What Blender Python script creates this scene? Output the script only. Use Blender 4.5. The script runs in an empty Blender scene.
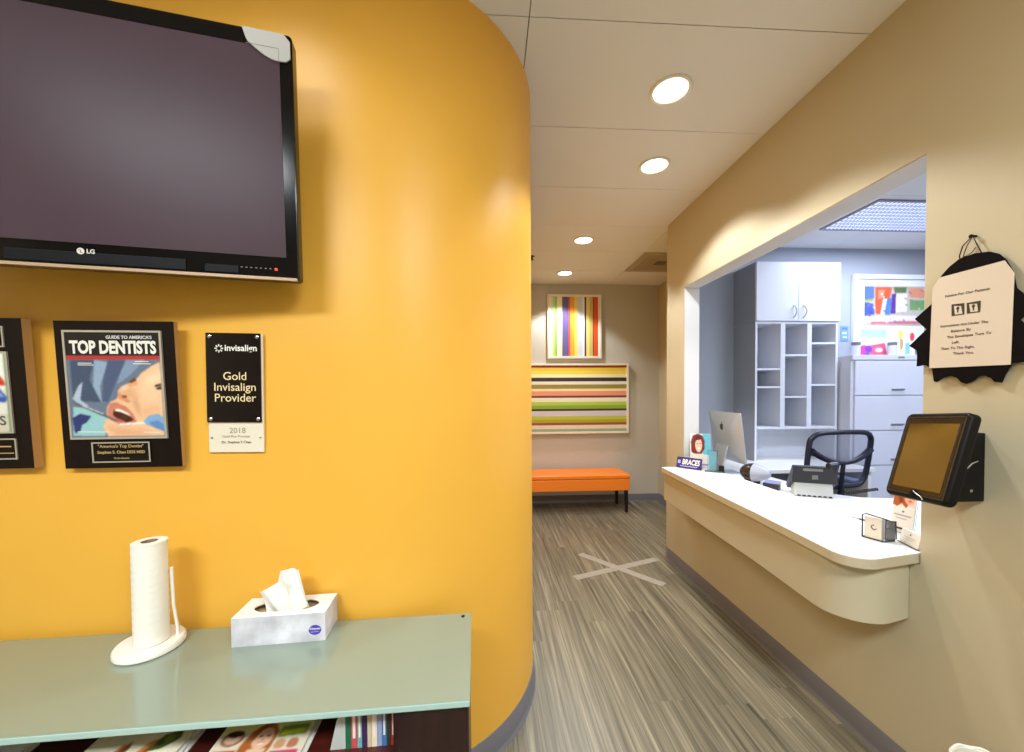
import bpy, bmesh, math, random
import numpy as np
from mathutils import Vector, Matrix

random.seed(7)
S = bpy.context.scene
C = S.collection
PI = math.pi
R_ = math.radians

# ------------------------------------------------------------------ camera, light, exposure
EYE = 1.46                      # eye height
CEIL = 2.923                    # ceiling height
FPX, PPX, PPY = 389.0, 512.0, 402.8
def _basis(dv=(489.4, 394.7), vv=(683.7, 27435.0)):
    d = np.array([dv[0] - PPX, dv[1] - PPY, FPX]); d /= np.linalg.norm(d)
    v = np.array([vv[0] - PPX, vv[1] - PPY, FPX]); v -= d * (v @ d); v /= np.linalg.norm(v)
    return np.stack([np.cross(v, d), d, -v])
RB = _basis()
def at(px, py, axis, val):
    """the point of the plane <axis>=val seen at a pixel of the photograph (used to survey the room)"""
    r = RB @ np.array([px - PPX, py - PPY, FPX])
    o = np.array([0, 0, EYE])
    return Vector(o + r * ((val - o[axis]) / r[axis]))

cd = bpy.data.cameras.new('camera'); cam = bpy.data.objects.new('camera', cd); C.objects.link(cam)
cd.sensor_fit = 'HORIZONTAL'; cd.sensor_width = 36; cd.lens = FPX / 1024 * 36
cd.shift_y = (PPY - 376) / 1024
cd.clip_start = 0.02
mx = Matrix.Identity(4)
for k, e in enumerate(((1, 0, 0), (0, -1, 0), (0, 0, -1))):
    col = RB @ np.array(e, float)
    for i in range(3): mx[i][k] = col[i]
mx[0][3], mx[1][3], mx[2][3] = 0, 0, EYE
cam.matrix_world = mx
S.camera = cam

w = bpy.data.worlds.new('world'); S.world = w; w.use_nodes = True
w.node_tree.nodes['Background'].inputs[0].default_value = (0.95, 0.97, 1.0, 1)
w.node_tree.nodes['Background'].inputs[1].default_value = 0.3
S.view_settings.view_transform = 'Standard'; S.view_settings.look = 'None'
S.view_settings.gamma = 1; S.view_settings.use_curve_mapping = False
S.view_settings.exposure = 0.0

HALL_W = 74; FILL_W = 88; OFFICE_W = 35; WASH_W = 9
HALL_COL = (0.94, 0.97, 1.0); OFFICE_COL = (0.70, 0.79, 1.0); FILL_COL = (0.86, 0.95, 1.0)

def area(name, loc, sx, sy, power, col, parent=None, spread=180):
    l = bpy.data.lights.new(name, 'AREA'); l.shape = 'RECTANGLE'; l.size = sx; l.size_y = sy
    l.energy = power; l.color = col; l.spread = R_(spread)
    o = bpy.data.objects.new(name, l); C.objects.link(o); o.location = loc
    if parent: o.parent = parent
    return o
def spot(name, loc, power, col, ang=120, blend=0.35, rad=0.06, parent=None):
    l = bpy.data.lights.new(name, 'SPOT'); l.energy = power; l.color = col
    l.spot_size = R_(ang); l.spot_blend = blend; l.shadow_soft_size = rad
    o = bpy.data.objects.new(name, l); C.objects.link(o); o.location = loc
    if parent: o.parent = parent
    return o

# ------------------------------------------------------------------ materials
def lin(c):
    return tuple((v / 255 / 12.92 if v / 255 <= 0.04045 else ((v / 255 + 0.055) / 1.055) ** 2.4) for v in c)
MATS = {}
def mat(name, rgb, rough=0.5, metal=0.0, spec=0.5, coat=0.0, trans=0.0, ior=1.45, vary=0.0, vscale=6.0,
        vstretch=(1, 1, 1), bump=0.0, bscale=200.0, alpha=1.0, emit=None, estr=0.0):
    if name in MATS: return MATS[name]
    m = bpy.data.materials.new(name); m.use_nodes = True
    nt = m.node_tree; b = nt.nodes['Principled BSDF']
    c = lin(rgb)
    b.inputs['Base Color'].default_value = (*c, 1)
    b.inputs['Roughness'].default_value = rough; b.inputs['Metallic'].default_value = metal
    b.inputs['Specular IOR Level'].default_value = spec; b.inputs['Coat Weight'].default_value = coat
    b.inputs['Coat Roughness'].default_value = 0.05
    b.inputs['Transmission Weight'].default_value = trans; b.inputs['IOR'].default_value = ior
    b.inputs['Alpha'].default_value = alpha
    if emit:
        b.inputs['Emission Color'].default_value = (*lin(emit), 1); b.inputs['Emission Strength'].default_value = estr
    tc = nt.nodes.new('ShaderNodeTexCoord')
    if vary:
        mp = nt.nodes.new('ShaderNodeMapping'); mp.inputs['Scale'].default_value = vstretch
        n = nt.nodes.new('ShaderNodeTexNoise'); n.inputs['Scale'].default_value = vscale; n.inputs['Detail'].default_value = 4
        r = nt.nodes.new('ShaderNodeValToRGB')
        r.color_ramp.elements[0].position = 0.3; r.color_ramp.elements[1].position = 0.7
        r.color_ramp.elements[0].color = (*[v * (1 - vary) for v in c], 1)
        r.color_ramp.elements[1].color = (*[min(1, v * (1 + vary)) for v in c], 1)
        nt.links.new(tc.outputs['Object'], mp.inputs[0]); nt.links.new(mp.outputs[0], n.inputs['Vector'])
        nt.links.new(n.outputs['Fac'], r.inputs[0]); nt.links.new(r.outputs[0], b.inputs['Base Color'])
    if bump:
        n2 = nt.nodes.new('ShaderNodeTexNoise'); n2.inputs['Scale'].default_value = bscale; n2.inputs['Detail'].default_value = 2
        bp = nt.nodes.new('ShaderNodeBump'); bp.inputs['Strength'].default_value = bump; bp.inputs['Distance'].default_value = 0.002
        nt.links.new(tc.outputs['Object'], n2.inputs['Vector']); nt.links.new(n2.outputs['Fac'], bp.inputs['Height'])
        nt.links.new(bp.outputs[0], b.inputs['Normal'])
    MATS[name] = m
    return m
def ink(rgb, rough=0.45):
    return mat('ink_%d_%d_%d' % tuple(rgb), rgb, rough)

YELLOW = mat('yellow_paint', (234, 175, 66), 0.4, spec=0.45, bump=0.05, bscale=300, vary=0.02, vscale=2)
BEIGE = mat('beige_paint', (188, 176, 147), 0.5, bump=0.06, bscale=260, vary=0.02, vscale=2)
FARW = mat('warm_grey_paint', (196, 192, 180), 0.55, bump=0.06, bscale=260)
OFFW = mat('office_grey_paint', (172, 176, 186), 0.6, bump=0.05, bscale=260)
REVEAL = mat('white_reveal_paint', (214, 212, 208), 0.5)
TILE = mat('ceiling_tile_white', (228, 228, 226), 0.85, bump=0.15, bscale=400)
GRID = mat('ceiling_grid_dark', (120, 108, 92), 0.8)
BASEB = mat('grey_vinyl_base', (110, 108, 112), 0.45)
WHITE = mat('white_laminate', (232, 231, 228), 0.35, spec=0.5)
EDGE = mat('beige_edge_band', (190, 178, 152), 0.45)
APRON = mat('beige_laminate', (190, 179, 152), 0.45, vary=0.03, vscale=3)
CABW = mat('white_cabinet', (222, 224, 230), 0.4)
CABSHADE = mat('shaded_cabinet_side', (150, 152, 162), 0.5)  # left sides of the white cabinets, their shade put into the colour
FILEW = mat('pale_grey_enamel', (216, 217, 226), 0.4)
MAHOG = mat('mahogany', (70, 22, 16), 0.35, coat=0.3, vary=0.35, vscale=5, vstretch=(1, 8, 8))
DMAHOG = mat('dark_mahogany', (36, 12, 12), 0.4, coat=0.2, vary=0.3, vscale=5, vstretch=(8, 8, 1))
BLACK = mat('black_plastic', (15, 13, 13), 0.4, spec=0.25)
GLOSSB = mat('gloss_black', (8, 6, 7), 0.15, spec=0.3)
SATINB = mat('satin_black_rubber', (14, 12, 12), 0.5, spec=0.2)
CHROME = mat('chrome', (200, 200, 205), 0.2, metal=1)
STEEL = mat('brushed_steel', (168, 168, 172), 0.35, metal=1)
SILVER = mat('silver_plastic', (190, 190, 192), 0.35)
PAPER = mat('white_paper', (232, 226, 214), 0.8)
ACRYL = mat('clear_acrylic', (235, 245, 248), 0.05, trans=1.0, ior=1.3)

def floor_material():
    m = bpy.data.materials.new('striated_vinyl_plank'); m.use_nodes = True
    nt = m.node_tree; L = nt.links.new; b = nt.nodes['Principled BSDF']
    tc = nt.nodes.new('ShaderNodeTexCoord')
    def math_(op, x, y=None, c=None):
        n = nt.nodes.new('ShaderNodeMath'); n.operation = op
        for i, v in enumerate((x, y, c)):
            if v is None: continue
            if isinstance(v, (int, float)): n.inputs[i].default_value = v
            else: L(v, n.inputs[i])
        return n.outputs[0]
    sp = nt.nodes.new('ShaderNodeSeparateXYZ'); L(tc.outputs['Object'], sp.inputs[0])
    rowf = math_('DIVIDE', sp.outputs['X'], 0.152); row = math_('FLOOR', rowf)
    wn = nt.nodes.new('ShaderNodeTexWhiteNoise'); wn.noise_dimensions = '1D'; L(row, wn.inputs['W'])
    plf = math_('ADD', math_('DIVIDE', sp.outputs['Y'], 1.22), wn.outputs['Value']); pl = math_('FLOOR', plf)
    cx = nt.nodes.new('ShaderNodeCombineXYZ'); L(row, cx.inputs[0]); L(pl, cx.inputs[1])
    wn2 = nt.nodes.new('ShaderNodeTexWhiteNoise'); wn2.noise_dimensions = '2D'; L(cx.outputs[0], wn2.inputs['Vector'])
    off = nt.nodes.new('ShaderNodeVectorMath'); off.operation = 'MULTIPLY_ADD'
    L(wn2.outputs['Color'], off.inputs[0]); off.inputs[1].default_value = (7, 13, 3); L(tc.outputs['Object'], off.inputs[2])
    def noise(sx, sy, det, rough=0.6):
        mp = nt.nodes.new('ShaderNodeMapping'); mp.inputs['Scale'].default_value = (sx, sy, 1)
        n = nt.nodes.new('ShaderNodeTexNoise'); n.inputs['Scale'].default_value = 1; n.inputs['Detail'].default_value = det
        n.inputs['Roughness'].default_value = rough
        L(off.outputs[0], mp.inputs[0]); L(mp.outputs[0], n.inputs['Vector']); return n
    n1 = noise(105, 1.7, 3); n2 = noise(38, 0.9, 2); n3 = noise(180, 3, 2)
    a = nt.nodes.new('ShaderNodeMath'); a.operation = 'ADD'; L(n1.outputs['Fac'], a.inputs[0]); L(n2.outputs['Fac'], a.inputs[1])
    a2 = nt.nodes.new('ShaderNodeMath'); a2.operation = 'MULTIPLY_ADD'; L(n3.outputs['Fac'], a2.inputs[0]); a2.inputs[1].default_value = 0.5; L(a.outputs[0], a2.inputs[2])
    a3 = nt.nodes.new('ShaderNodeMath'); a3.operation = 'MULTIPLY_ADD'; L(wn2.outputs['Value'], a3.inputs[0]); a3.inputs[1].default_value = 0.12; L(a2.outputs[0], a3.inputs[2])
    a4 = nt.nodes.new('ShaderNodeMath'); a4.operation = 'MULTIPLY'; L(a3.outputs[0], a4.inputs[0]); a4.inputs[1].default_value = 0.4
    r = nt.nodes.new('ShaderNodeValToRGB'); L(a4.outputs[0], r.inputs[0])
    e = r.color_ramp.elements; e[0].position = 0.34; e[0].color = (*lin((58, 54, 44)), 1); e[1].position = 0.70; e[1].color = (*lin((168, 159, 134)), 1)
    x = e.new(0.46); x.color = (*lin((100, 94, 78)), 1); x = e.new(0.56); x.color = (*lin((126, 118, 98)), 1)
    L(r.outputs[0], b.inputs['Base Color'])
    b.inputs['Roughness'].default_value = 0.36; b.inputs['Specular IOR Level'].default_value = 0.45
    bp = nt.nodes.new('ShaderNodeBump'); bp.inputs['Strength'].default_value = 0.12; bp.inputs['Distance'].default_value = 0.001
    L(n1.outputs['Fac'], bp.inputs['Height']); L(bp.outputs[0], b.inputs['Normal'])
    return m

# ------------------------------------------------------------------ mesh helpers
class MB:
    """collects shapes and links them as one mesh object"""
    def __init__(s): s.bm = bmesh.new(); s.mi = 0
    def _set(s, fs):
        for f in fs: f.material_index = s.mi
        return fs
    def mat(s, i): s.mi = i; return s
    def box(s, a, b):
        x0, y0, z0 = (min(a[i], b[i]) for i in range(3)); x1, y1, z1 = (max(a[i], b[i]) for i in range(3))
        v = [s.bm.verts.new(p) for p in ((x0, y0, z0), (x1, y0, z0), (x1, y1, z0), (x0, y1, z0), (x0, y0, z1), (x1, y0, z1), (x1, y1, z1), (x0, y1, z1))]
        s._set([s.bm.faces.new([v[i] for i in q]) for q in ((3, 2, 1, 0), (4, 5, 6, 7), (0, 1, 5, 4), (1, 2, 6, 5), (2, 3, 7, 6), (3, 0, 4, 7))]); return s
    def poly(s, pts):
        s._set([s.bm.faces.new([s.bm.verts.new(p) for p in pts])]); return s
    def prism(s, pts, vec, side=None):
        """pts: outline in 3-D; extruded along vec (closed solid)"""
        vec = Vector(vec); n = len(pts)
        a = [s.bm.verts.new(p) for p in pts]; b = [s.bm.verts.new(Vector(p) + vec) for p in pts]
        f1 = s.bm.faces.new(a[::-1]); f2 = s.bm.faces.new(b); s._set([f1, f2])
        for i in range(n):
            f = s.bm.faces.new((a[i], a[(i + 1) % n], b[(i + 1) % n], b[i])); f.material_index = s.mi if side is None else side
        return s
    def flat(s, pts, y, t=0.0004):
        """outline of (x,z) points printed in the local xz plane, facing -y, at depth y"""
        area_ = sum(pts[i][0] * pts[(i + 1) % len(pts)][1] - pts[(i + 1) % len(pts)][0] * pts[i][1] for i in range(len(pts)))
        if area_ < 0: pts = pts[::-1]
        return s.poly([(p[0], y, p[1]) for p in pts])
    def lathe(s, prof, c=(0, 0, 0), n=32, axis='z', cap=True):
        c = Vector(c); rings = []
        for r, h in prof:
            ring = []
            for k in range(n):
                t = 2 * PI * k / n; p = (r * math.cos(t), r * math.sin(t), h)
                if axis == 'y': p = (p[0], -h, p[1])
                if axis == 'x': p = (h, p[0], p[1])
                ring.append(s.bm.verts.new(c + Vector(p)))
            rings.append(ring)
        for a, b in zip(rings, rings[1:]):
            for k in range(n): s._set([s.bm.faces.new((a[k], a[(k + 1) % n], b[(k + 1) % n], b[k]))])
        if cap:
            if prof[0][0] > 1e-6: s._set([s.bm.faces.new(rings[0][::-1])])
            if prof[-1][0] > 1e-6: s._set([s.bm.faces.new(rings[-1])])
        return s
    def tube(s, path, r, n=8, closed=False, rr=None):
        P = [Vector(p) for p in path]; N = len(P); rings = []; up = None
        for i in range(N):
            if closed: d = P[(i + 1) % N] - P[i - 1]
            else: d = P[min(i + 1, N - 1)] - P[max(i - 1, 0)]
            d.normalize()
            if up is None: up = Vector((0, 0, 1)) if abs(d.z) < 0.9 else Vector((1, 0, 0))
            u = d.cross(up); u.normalize(); v = u.cross(d); up = v
            q = rr[i] if rr else r
            rings.append([s.bm.verts.new(P[i] + u * q * math.cos(2 * PI * k / n) + v * q * math.sin(2 * PI * k / n)) for k in range(n)])
        for i in range(N if closed else N - 1):
            a, b = rings[i], rings[(i + 1) % N]
            for k in range(n): s._set([s.bm.faces.new((a[k], a[(k + 1) % n], b[(k + 1) % n], b[k]))])
        if not closed:
            s._set([s.bm.faces.new(rings[0][::-1]), s.bm.faces.new(rings[-1])])
        return s
    def build(s, name, mats, parent=None, bevel=0, seg=2, smooth=False, loc=None, rot=None, recalc=True):
        if recalc: bmesh.ops.recalc_face_normals(s.bm, faces=s.bm.faces[:])
        me = bpy.data.meshes.new(name); s.bm.to_mesh(me); s.bm.free()
        if not isinstance(mats, (list, tuple)): mats = [mats]
        for m in mats: me.materials.append(m)
        if smooth:
            for p in me.polygons: p.use_smooth = True
            try: me.set_sharp_from_angle(angle=R_(40))
            except Exception: pass
        o = bpy.data.objects.new(name, me); C.objects.link(o)
        if parent: o.parent = parent
        if loc is not None: o.location = loc
        if rot is not None: o.rotation_euler = rot
        if bevel:
            b = o.modifiers.new('bevel', 'BEVEL'); b.width = bevel; b.segments = seg; b.limit_method = 'ANGLE'; b.angle_limit = R_(35)
            b.harden_normals = False
        return o

def rrect(x0, z0, x1, z1, r, n=6):
    """rounded rectangle outline in a plane, as (a,b) pairs, counter-clockwise"""
    out = []
    for cx, cz, a0 in ((x1 - r, z0 + r, -90), (x1 - r, z1 - r, 0), (x0 + r, z1 - r, 90), (x0 + r, z0 + r, 180)):
        for k in range(n + 1):
            t = R_(a0 + 90 * k / n); out.append((cx + r * math.cos(t), cz + r * math.sin(t)))
    return out
def ell(cx, cz, rx, rz, n=24):
    return [(cx + rx * math.cos(2 * PI * k / n), cz + rz * math.sin(2 * PI * k / n)) for k in range(n)]
def rect(x0, z0, x1, z1): return [(x0, z0), (x1, z0), (x1, z1), (x0, z1)]
def line(a, b, w):
    d = Vector((b[0] - a[0], b[1] - a[1])); d.normalize(); nx, nz = -d.y * w / 2, d.x * w / 2
    return [(a[0] - nx, a[1] - nz), (b[0] - nx, b[1] - nz), (b[0] + nx, b[1] + nz), (a[0] + nx, a[1] + nz)]
def art(name, layers, parent, y0=0.0, step=0.00025, rough=0.45):
    """one printed picture: coloured outlines stacked a hair apart, facing -y"""
    mb = MB(); mats = []; idx = {}
    for k, (rgb, pts) in enumerate(layers):
        if rgb not in idx: idx[rgb] = len(mats); mats.append(ink(rgb, rough))
        mb.mat(idx[rgb]).flat(pts, y0 - step * (k + 1))
    return mb.build(name, mats, parent, recalc=False)
def print_material(rough):
    n_ = 'print_stock_%d' % int(rough * 100)
    if n_ in MATS: return MATS[n_]
    m = mat(n_, (255, 255, 255), rough, spec=0.3)
    at_ = m.node_tree.nodes.new('ShaderNodeAttribute'); at_.attribute_name = 'print'
    m.node_tree.links.new(at_.outputs['Color'], m.node_tree.nodes['Principled BSDF'].inputs['Base Color'])
    return m
def blur(a, sg):
    if sg <= 0: return a
    k = np.arange(-int(3 * sg + 1), int(3 * sg + 1) + 1); g_ = np.exp(-0.5 * (k / sg) ** 2); g_ /= g_.sum(); n_ = len(k) // 2
    for ax in (0, 1):
        p = np.pad(a, [(n_, n_) if i == ax else (0, 0) for i in (0, 1)], mode='edge')
        a = sum(g_[i] * (p[i:i + a.shape[0], :] if ax == 0 else p[:, i:i + a.shape[1]]) for i in range(len(k)))
    return a
def soft_art(name, layers, parent, y0=0.0, nx=110, sig=0.9, rough=0.4, grain=0.03):
    """a photographic print: outlines of colour with softened edges, kept as the colour of a fine grid; faces -y"""
    bg = layers[0][1]; xa, xb = min(p[0] for p in bg), max(p[0] for p in bg); za, zb = min(p[1] for p in bg), max(p[1] for p in bg)
    nz = max(8, int(nx * (zb - za) / (xb - xa)))
    X, Z = np.meshgrid(np.linspace(xa, xb, nx + 1), np.linspace(za, zb, nz + 1))
    col = np.ones((nz + 1, nx + 1, 3)) * np.array(layers[0][0], float)
    for ly in layers[1:]:
        P = ly[1]; sg = ly[2] if len(ly) > 2 else sig; op = ly[3] if len(ly) > 3 else 1.0
        inside = np.zeros(X.shape, bool); n_ = len(P)
        for i in range(n_):
            (x1, z1_), (x2, z2_) = P[i], P[(i + 1) % n_]
            if abs(z2_ - z1_) < 1e-12: continue
            inside ^= ((z1_ > Z) != (z2_ > Z)) & (X < (x2 - x1) * (Z - z1_) / (z2_ - z1_) + x1)
        a = (blur(inside.astype(float), sg) * op)[..., None]
        col = col * (1 - a) + np.array(ly[0], float) * a
    rng = np.random.RandomState(len(layers))
    col = np.clip(col * (1 + grain * blur(rng.randn(nz + 1, nx + 1), 1.0)[..., None]), 0, 255)
    c = col / 255; c = np.where(c <= 0.04045, c / 12.92, ((c + 0.055) / 1.055) ** 2.4)
    vs_ = [(float(x), y0, float(z)) for x, z in zip(X.ravel(), Z.ravel())]; W_ = nx + 1
    fs = [(j * W_ + i, j * W_ + i + 1, (j + 1) * W_ + i + 1, (j + 1) * W_ + i) for j in range(nz) for i in range(nx)]
    me = bpy.data.meshes.new(name); me.from_pydata(vs_, [], fs); me.materials.append(print_material(rough))
    at_ = me.color_attributes.new('print', 'FLOAT_COLOR', 'POINT')
    at_.data.foreach_set('color', np.concatenate([c.reshape(-1, 3), np.ones((len(vs_), 1))], 1).astype(np.float32).ravel())
    o = bpy.data.objects.new(name, me); C.objects.link(o); o.parent = parent
    return o
def letters(text, size, m, parent, x=0, z=0, y=0, align='CENTER', bold=0.0, shear=0.0, sx=1.0, ext=0.0002, name='lettering', space=1.0, lead=1.0, rot=None):
    cu = bpy.data.curves.new('text', 'FONT'); cu.body = text; cu.size = size; cu.align_x = align; cu.align_y = 'CENTER'
    cu.offset = bold * size; cu.shear = shear; cu.extrude = ext; cu.space_character = space; cu.space_line = lead; cu.resolution_u = 3
    t = bpy.data.objects.new('text', cu); C.objects.link(t)
    dg = bpy.context.evaluated_depsgraph_get()
    me = bpy.data.meshes.new_from_object(t.evaluated_get(dg)); bpy.data.objects.remove(t); bpy.data.curves.remove(cu)
    me.materials.clear(); me.materials.append(m)
    for v in me.vertices: v.co.x *= sx
    me.transform(Matrix.Rotation(PI / 2, 4, 'X'))
    o = bpy.data.objects.new(name, me); C.objects.link(o); o.parent = parent; o.location = (x, y, z)
    if rot: o.rotation_euler = rot
    return o
def tag(o, label, cat, group=None):
    o['label'] = label; o['category'] = cat
    if group: o['group'] = group
    return o
def thing(name, label, cat, loc=(0, 0, 0), rot=(0, 0, 0), group=None):
    o = bpy.data.objects.new(name, None); C.objects.link(o); o.empty_display_size = 0.05
    o.location = loc; o.rotation_euler = rot
    return tag(o, label, cat, group)
def struct(o): o['kind'] = 'structure'; return o
def copy_tree(o, parent=None):
    c = o.copy(); C.objects.link(c)
    if parent: c.parent = parent
    for ch in list(o.children): copy_tree(ch, c)
    return c

# ------------------------------------------------------------------ room shell
XW, WT = 1.563, 0.125            # right wall: face towards the hall, thickness
YF = 5.16                        # far wall of the hall
OY0, OY1, OZ0, OZ1 = 1.316, 3.05, 0.832, 2.311    # reception opening
OBY = 3.78                       # back wall of the office
XL, YB = -2.7, -3.2              # waiting room left and back walls
CX, CY, RC = -0.468, 2.035, 0.685  # centre and radius of the yellow curved wall

fl = MB(); fl.box((XL - 0.1, YB - 0.1, -0.05), (5.3, YF + 0.15, 0)); struct(fl.build('floor', floor_material()))

# ceiling: lay-in tiles 0.61 deep with fine joints
ce = MB(); ce.mat(1).box((XL - 0.1, YB - 0.1, CEIL + 0.006), (5.3, YF + 0.15, CEIL + 0.05)); ce.mat(0)
xs = [XL - 0.1, -1.20, 0.165, 1.609, 2.22, 3.44, 4.66, 5.3]
ys = [YB - 0.1] + [1.532 + 0.6096 * k for k in range(-7, 6)] + [YF + 0.15]
g = 0.0022
for xa, xb in zip(xs, xs[1:]):
    for ya, yb in zip(ys, ys[1:]): ce.box((xa + g, ya + g, CEIL), (xb - g, yb - g, CEIL + 0.008))
struct(ce.build('ceiling', [TILE, GRID]))

# right wall with the reception opening, angled return at its far end
rw = MB()
rw.box((XW, YB, 0), (XW + WT, OY0, CEIL + 0.02))
rw.box((XW, OY0, 0), (XW + WT, OY1, OZ0 - 0.001))
rw.box((XW, OY0, OZ1), (XW + WT, OY1, CEIL + 0.02))
rw.prism([(XW, OY1, 0), (XW + WT, OY1, 0), (XW + WT, 3.62, 0), (1.86, OBY, 0), (1.90, OBY + 0.12, 0), (1.85, OBY + 0.12, 0), (XW, 3.335, 0)], (0, 0, CEIL + 0.02))
struct(rw.build('wall_right', BEIGE))
# painted reveal lining of the opening
lv = MB()
lv.box((XW + 0.004, OY0, OZ1 - 0.004), (XW + WT, OY1, OZ1 + 0.002))
lv.box((XW + 0.004, OY1 - 0.004, 0.874), (XW + WT, OY1 + 0.002, OZ1))
lv.box((XW + 0.004, OY0 - 0.002, 0.874), (XW + WT, OY0 + 0.004, OZ1))
struct(lv.build('trim_1', REVEAL))
fw = MB(); fw.box((-0.5, YF, 0), (2.6, YF + 0.12, CEIL + 0.02)); struct(fw.build('wall_far', FARW))
sw = MB(); sw.box((2.295, OBY + 0.12, 0), (2.415, YF, CEIL + 0.02)); struct(sw.build('wall_alcove', BEIGE))
ob = MB(); ob.box((1.86, OBY, 0), (5.2, OBY + 0.12, CEIL + 0.02)); struct(ob.build('wall_office_back', OFFW))
orr = MB(); orr.box((5.0, -0.3, 0), (5.12, OBY, CEIL + 0.02)); struct(orr.build('wall_office_right', OFFW))
of = MB(); of.box((XW + WT, -0.42, 0), (5.12, -0.3, CEIL + 0.02)); struct(of.build('wall_office_front', OFFW))
wl = MB(); wl.box((XL - 0.12, YB, 0), (XL, 1.3, CEIL + 0.02)); struct(wl.build('wall_left', BEIGE))
wb = MB(); wb.box((XL - 0.12, YB - 0.12, 0), (XW + WT, YB, CEIL + 0.02)); struct(wb.build('wall_back', BEIGE))

# yellow wall: flat, then a quarter turn into the hall
def yline(off=0.0):
    pts = []
    t0 = R_(-90 + 2.1)
    p0 = Vector((CX + (RC + off) * math.cos(t0), CY + (RC + off) * math.sin(t0)))
    d = Vector((-math.cos(R_(2.1)), -math.sin(R_(2.1))))
    L = (p0.x - XL) / -d.x
    pts.append(p0 + d * L)
    for k in range(41):
        t = t0 + (0 - t0) * k / 40
        pts.append(Vector((CX + (RC + off) * math.cos(t), CY + (RC + off) * math.sin(t))))
    pts.append(Vector((CX + RC + off, YF)))
    return pts
yl = yline()
yo = MB()
outline = [(p.x, p.y, 0) for p in yl] + [(XL, YF, 0)]
yo.prism(outline, (0, 0, CEIL + 0.004))
struct(yo.build('wall_yellow', YELLOW, smooth=True))
def wall_y(x):
    if x < CX: return CY - RC + 0.0367 * (x - CX)
    return CY - math.sqrt(RC * RC - (x - CX) ** 2)

# baseboards (cove vinyl): profile swept along a plan line
def sweep_base(name, plan, normals, h=0.102):
    prof = [(0, 0), (0.014, 0), (0.0125, 0.004), (0.007, 0.011), (0.005, 0.02), (0.004, h - 0.003), (0.002, h), (0, h)]
    mb = MB(); rings = []
    for p, n in zip(plan, normals):
        rings.append([mb.bm.verts.new((p[0] + n[0] * a, p[1] + n[1] * a, b + 0.0005)) for a, b in prof])
    for a, b in zip(rings, rings[1:]):
        for k in range(len(prof)): mb.bm.faces.new((a[k], a[(k + 1) % len(prof)], b[(k + 1) % len(prof)], b[k]))
    mb.bm.faces.new(rings[0]); mb.bm.faces.new(rings[-1][::-1])
    return struct(mb.build(name, BASEB, smooth=True))
nr = []
for i, p in enumerate(yl):
    a = yl[max(i - 1, 0)]; b = yl[min(i + 1, len(yl) - 1)]; d = (b - a).normalized(); nr.append((d.y, -d.x))
sweep_base('baseboard_yellow', [(p.x, p.y) for p in yl], nr)
sweep_base('baseboard_right', [(XW, YB), (XW, 3.30), (XW + 0.003, 3.33), (XW + 0.02, 3.375), (1.83, 3.87)],
           [(-1, 0), (-1, 0), (-0.98, 0.2), (-0.92, 0.38), (-0.89, 0.45)])
sweep_base('baseboard_far', [(2.295, YF), (CX + RC, YF)], [(0, -1), (0, -1)])
sweep_base('baseboard_alcove', [(2.295, 3.91), (2.295, YF)], [(-1, 0), (-1, 0)])

# ------------------------------------------------------------------ ceiling fixtures
LENS = mat('lit_lens', (255, 250, 235), 0.4, emit=(255, 248, 230), estr=6.0)
TRIM = mat('white_trim_metal', (226, 220, 208), 0.4)
def downlight(x, y, label, power, r=0.098, ang=116, blend=0.3, rad=0.055):
    t = thing('recessed_downlight', label, 'ceiling light', (x, y, CEIL), group='hall recessed downlights')
    MB().lathe([(r * 0.80, -0.001), (r * 0.82, -0.007), (r * 0.95, -0.011), (r, -0.006), (r, 0.0), (r * 0.8, 0.0)], n=48, cap=False).build('trim_ring', TRIM, t, smooth=True)
    MB().lathe([(0.0001, -0.0045), (r * 0.5, -0.0042), (r * 0.8, -0.003), (r * 0.8, 0.0)], n=48, cap=False).build('lens', LENS, t, smooth=True)
    spot('lamp_beam', (0, 0, -0.03), power, HALL_COL, ang, blend, rad, t)
    return t
downlight(0.882, 1.858, 'largest round recessed ceiling light, the one nearest the viewer', HALL_W)
downlight(1.067, 2.468, 'second recessed ceiling light, nearest the wall over the reception window', HALL_W)
downlight(0.902, 3.679, 'third recessed ceiling light, farther down the hall left of the vent', HALL_W)
downlight(0.921, 4.681, 'smallest recessed ceiling light, just before the striped pictures', HALL_W)
# downlights of the waiting room, above and behind the viewpoint
def waitlight(x, y, label, power, ang=130):
    t = downlight(x, y, label, power, ang=ang, blend=0.5, rad=0.09); t['group'] = 'waiting room downlights'; return t
waitlight(-0.72, 0.92, 'recessed ceiling light above the television', WASH_W, 140)
waitlight(-1.75, 0.75, 'recessed ceiling light over the left end of the television', WASH_W, 140)
waitlight(0.55, 0.35, 'recessed ceiling light over the middle of the waiting room', WASH_W, 140)

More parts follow.
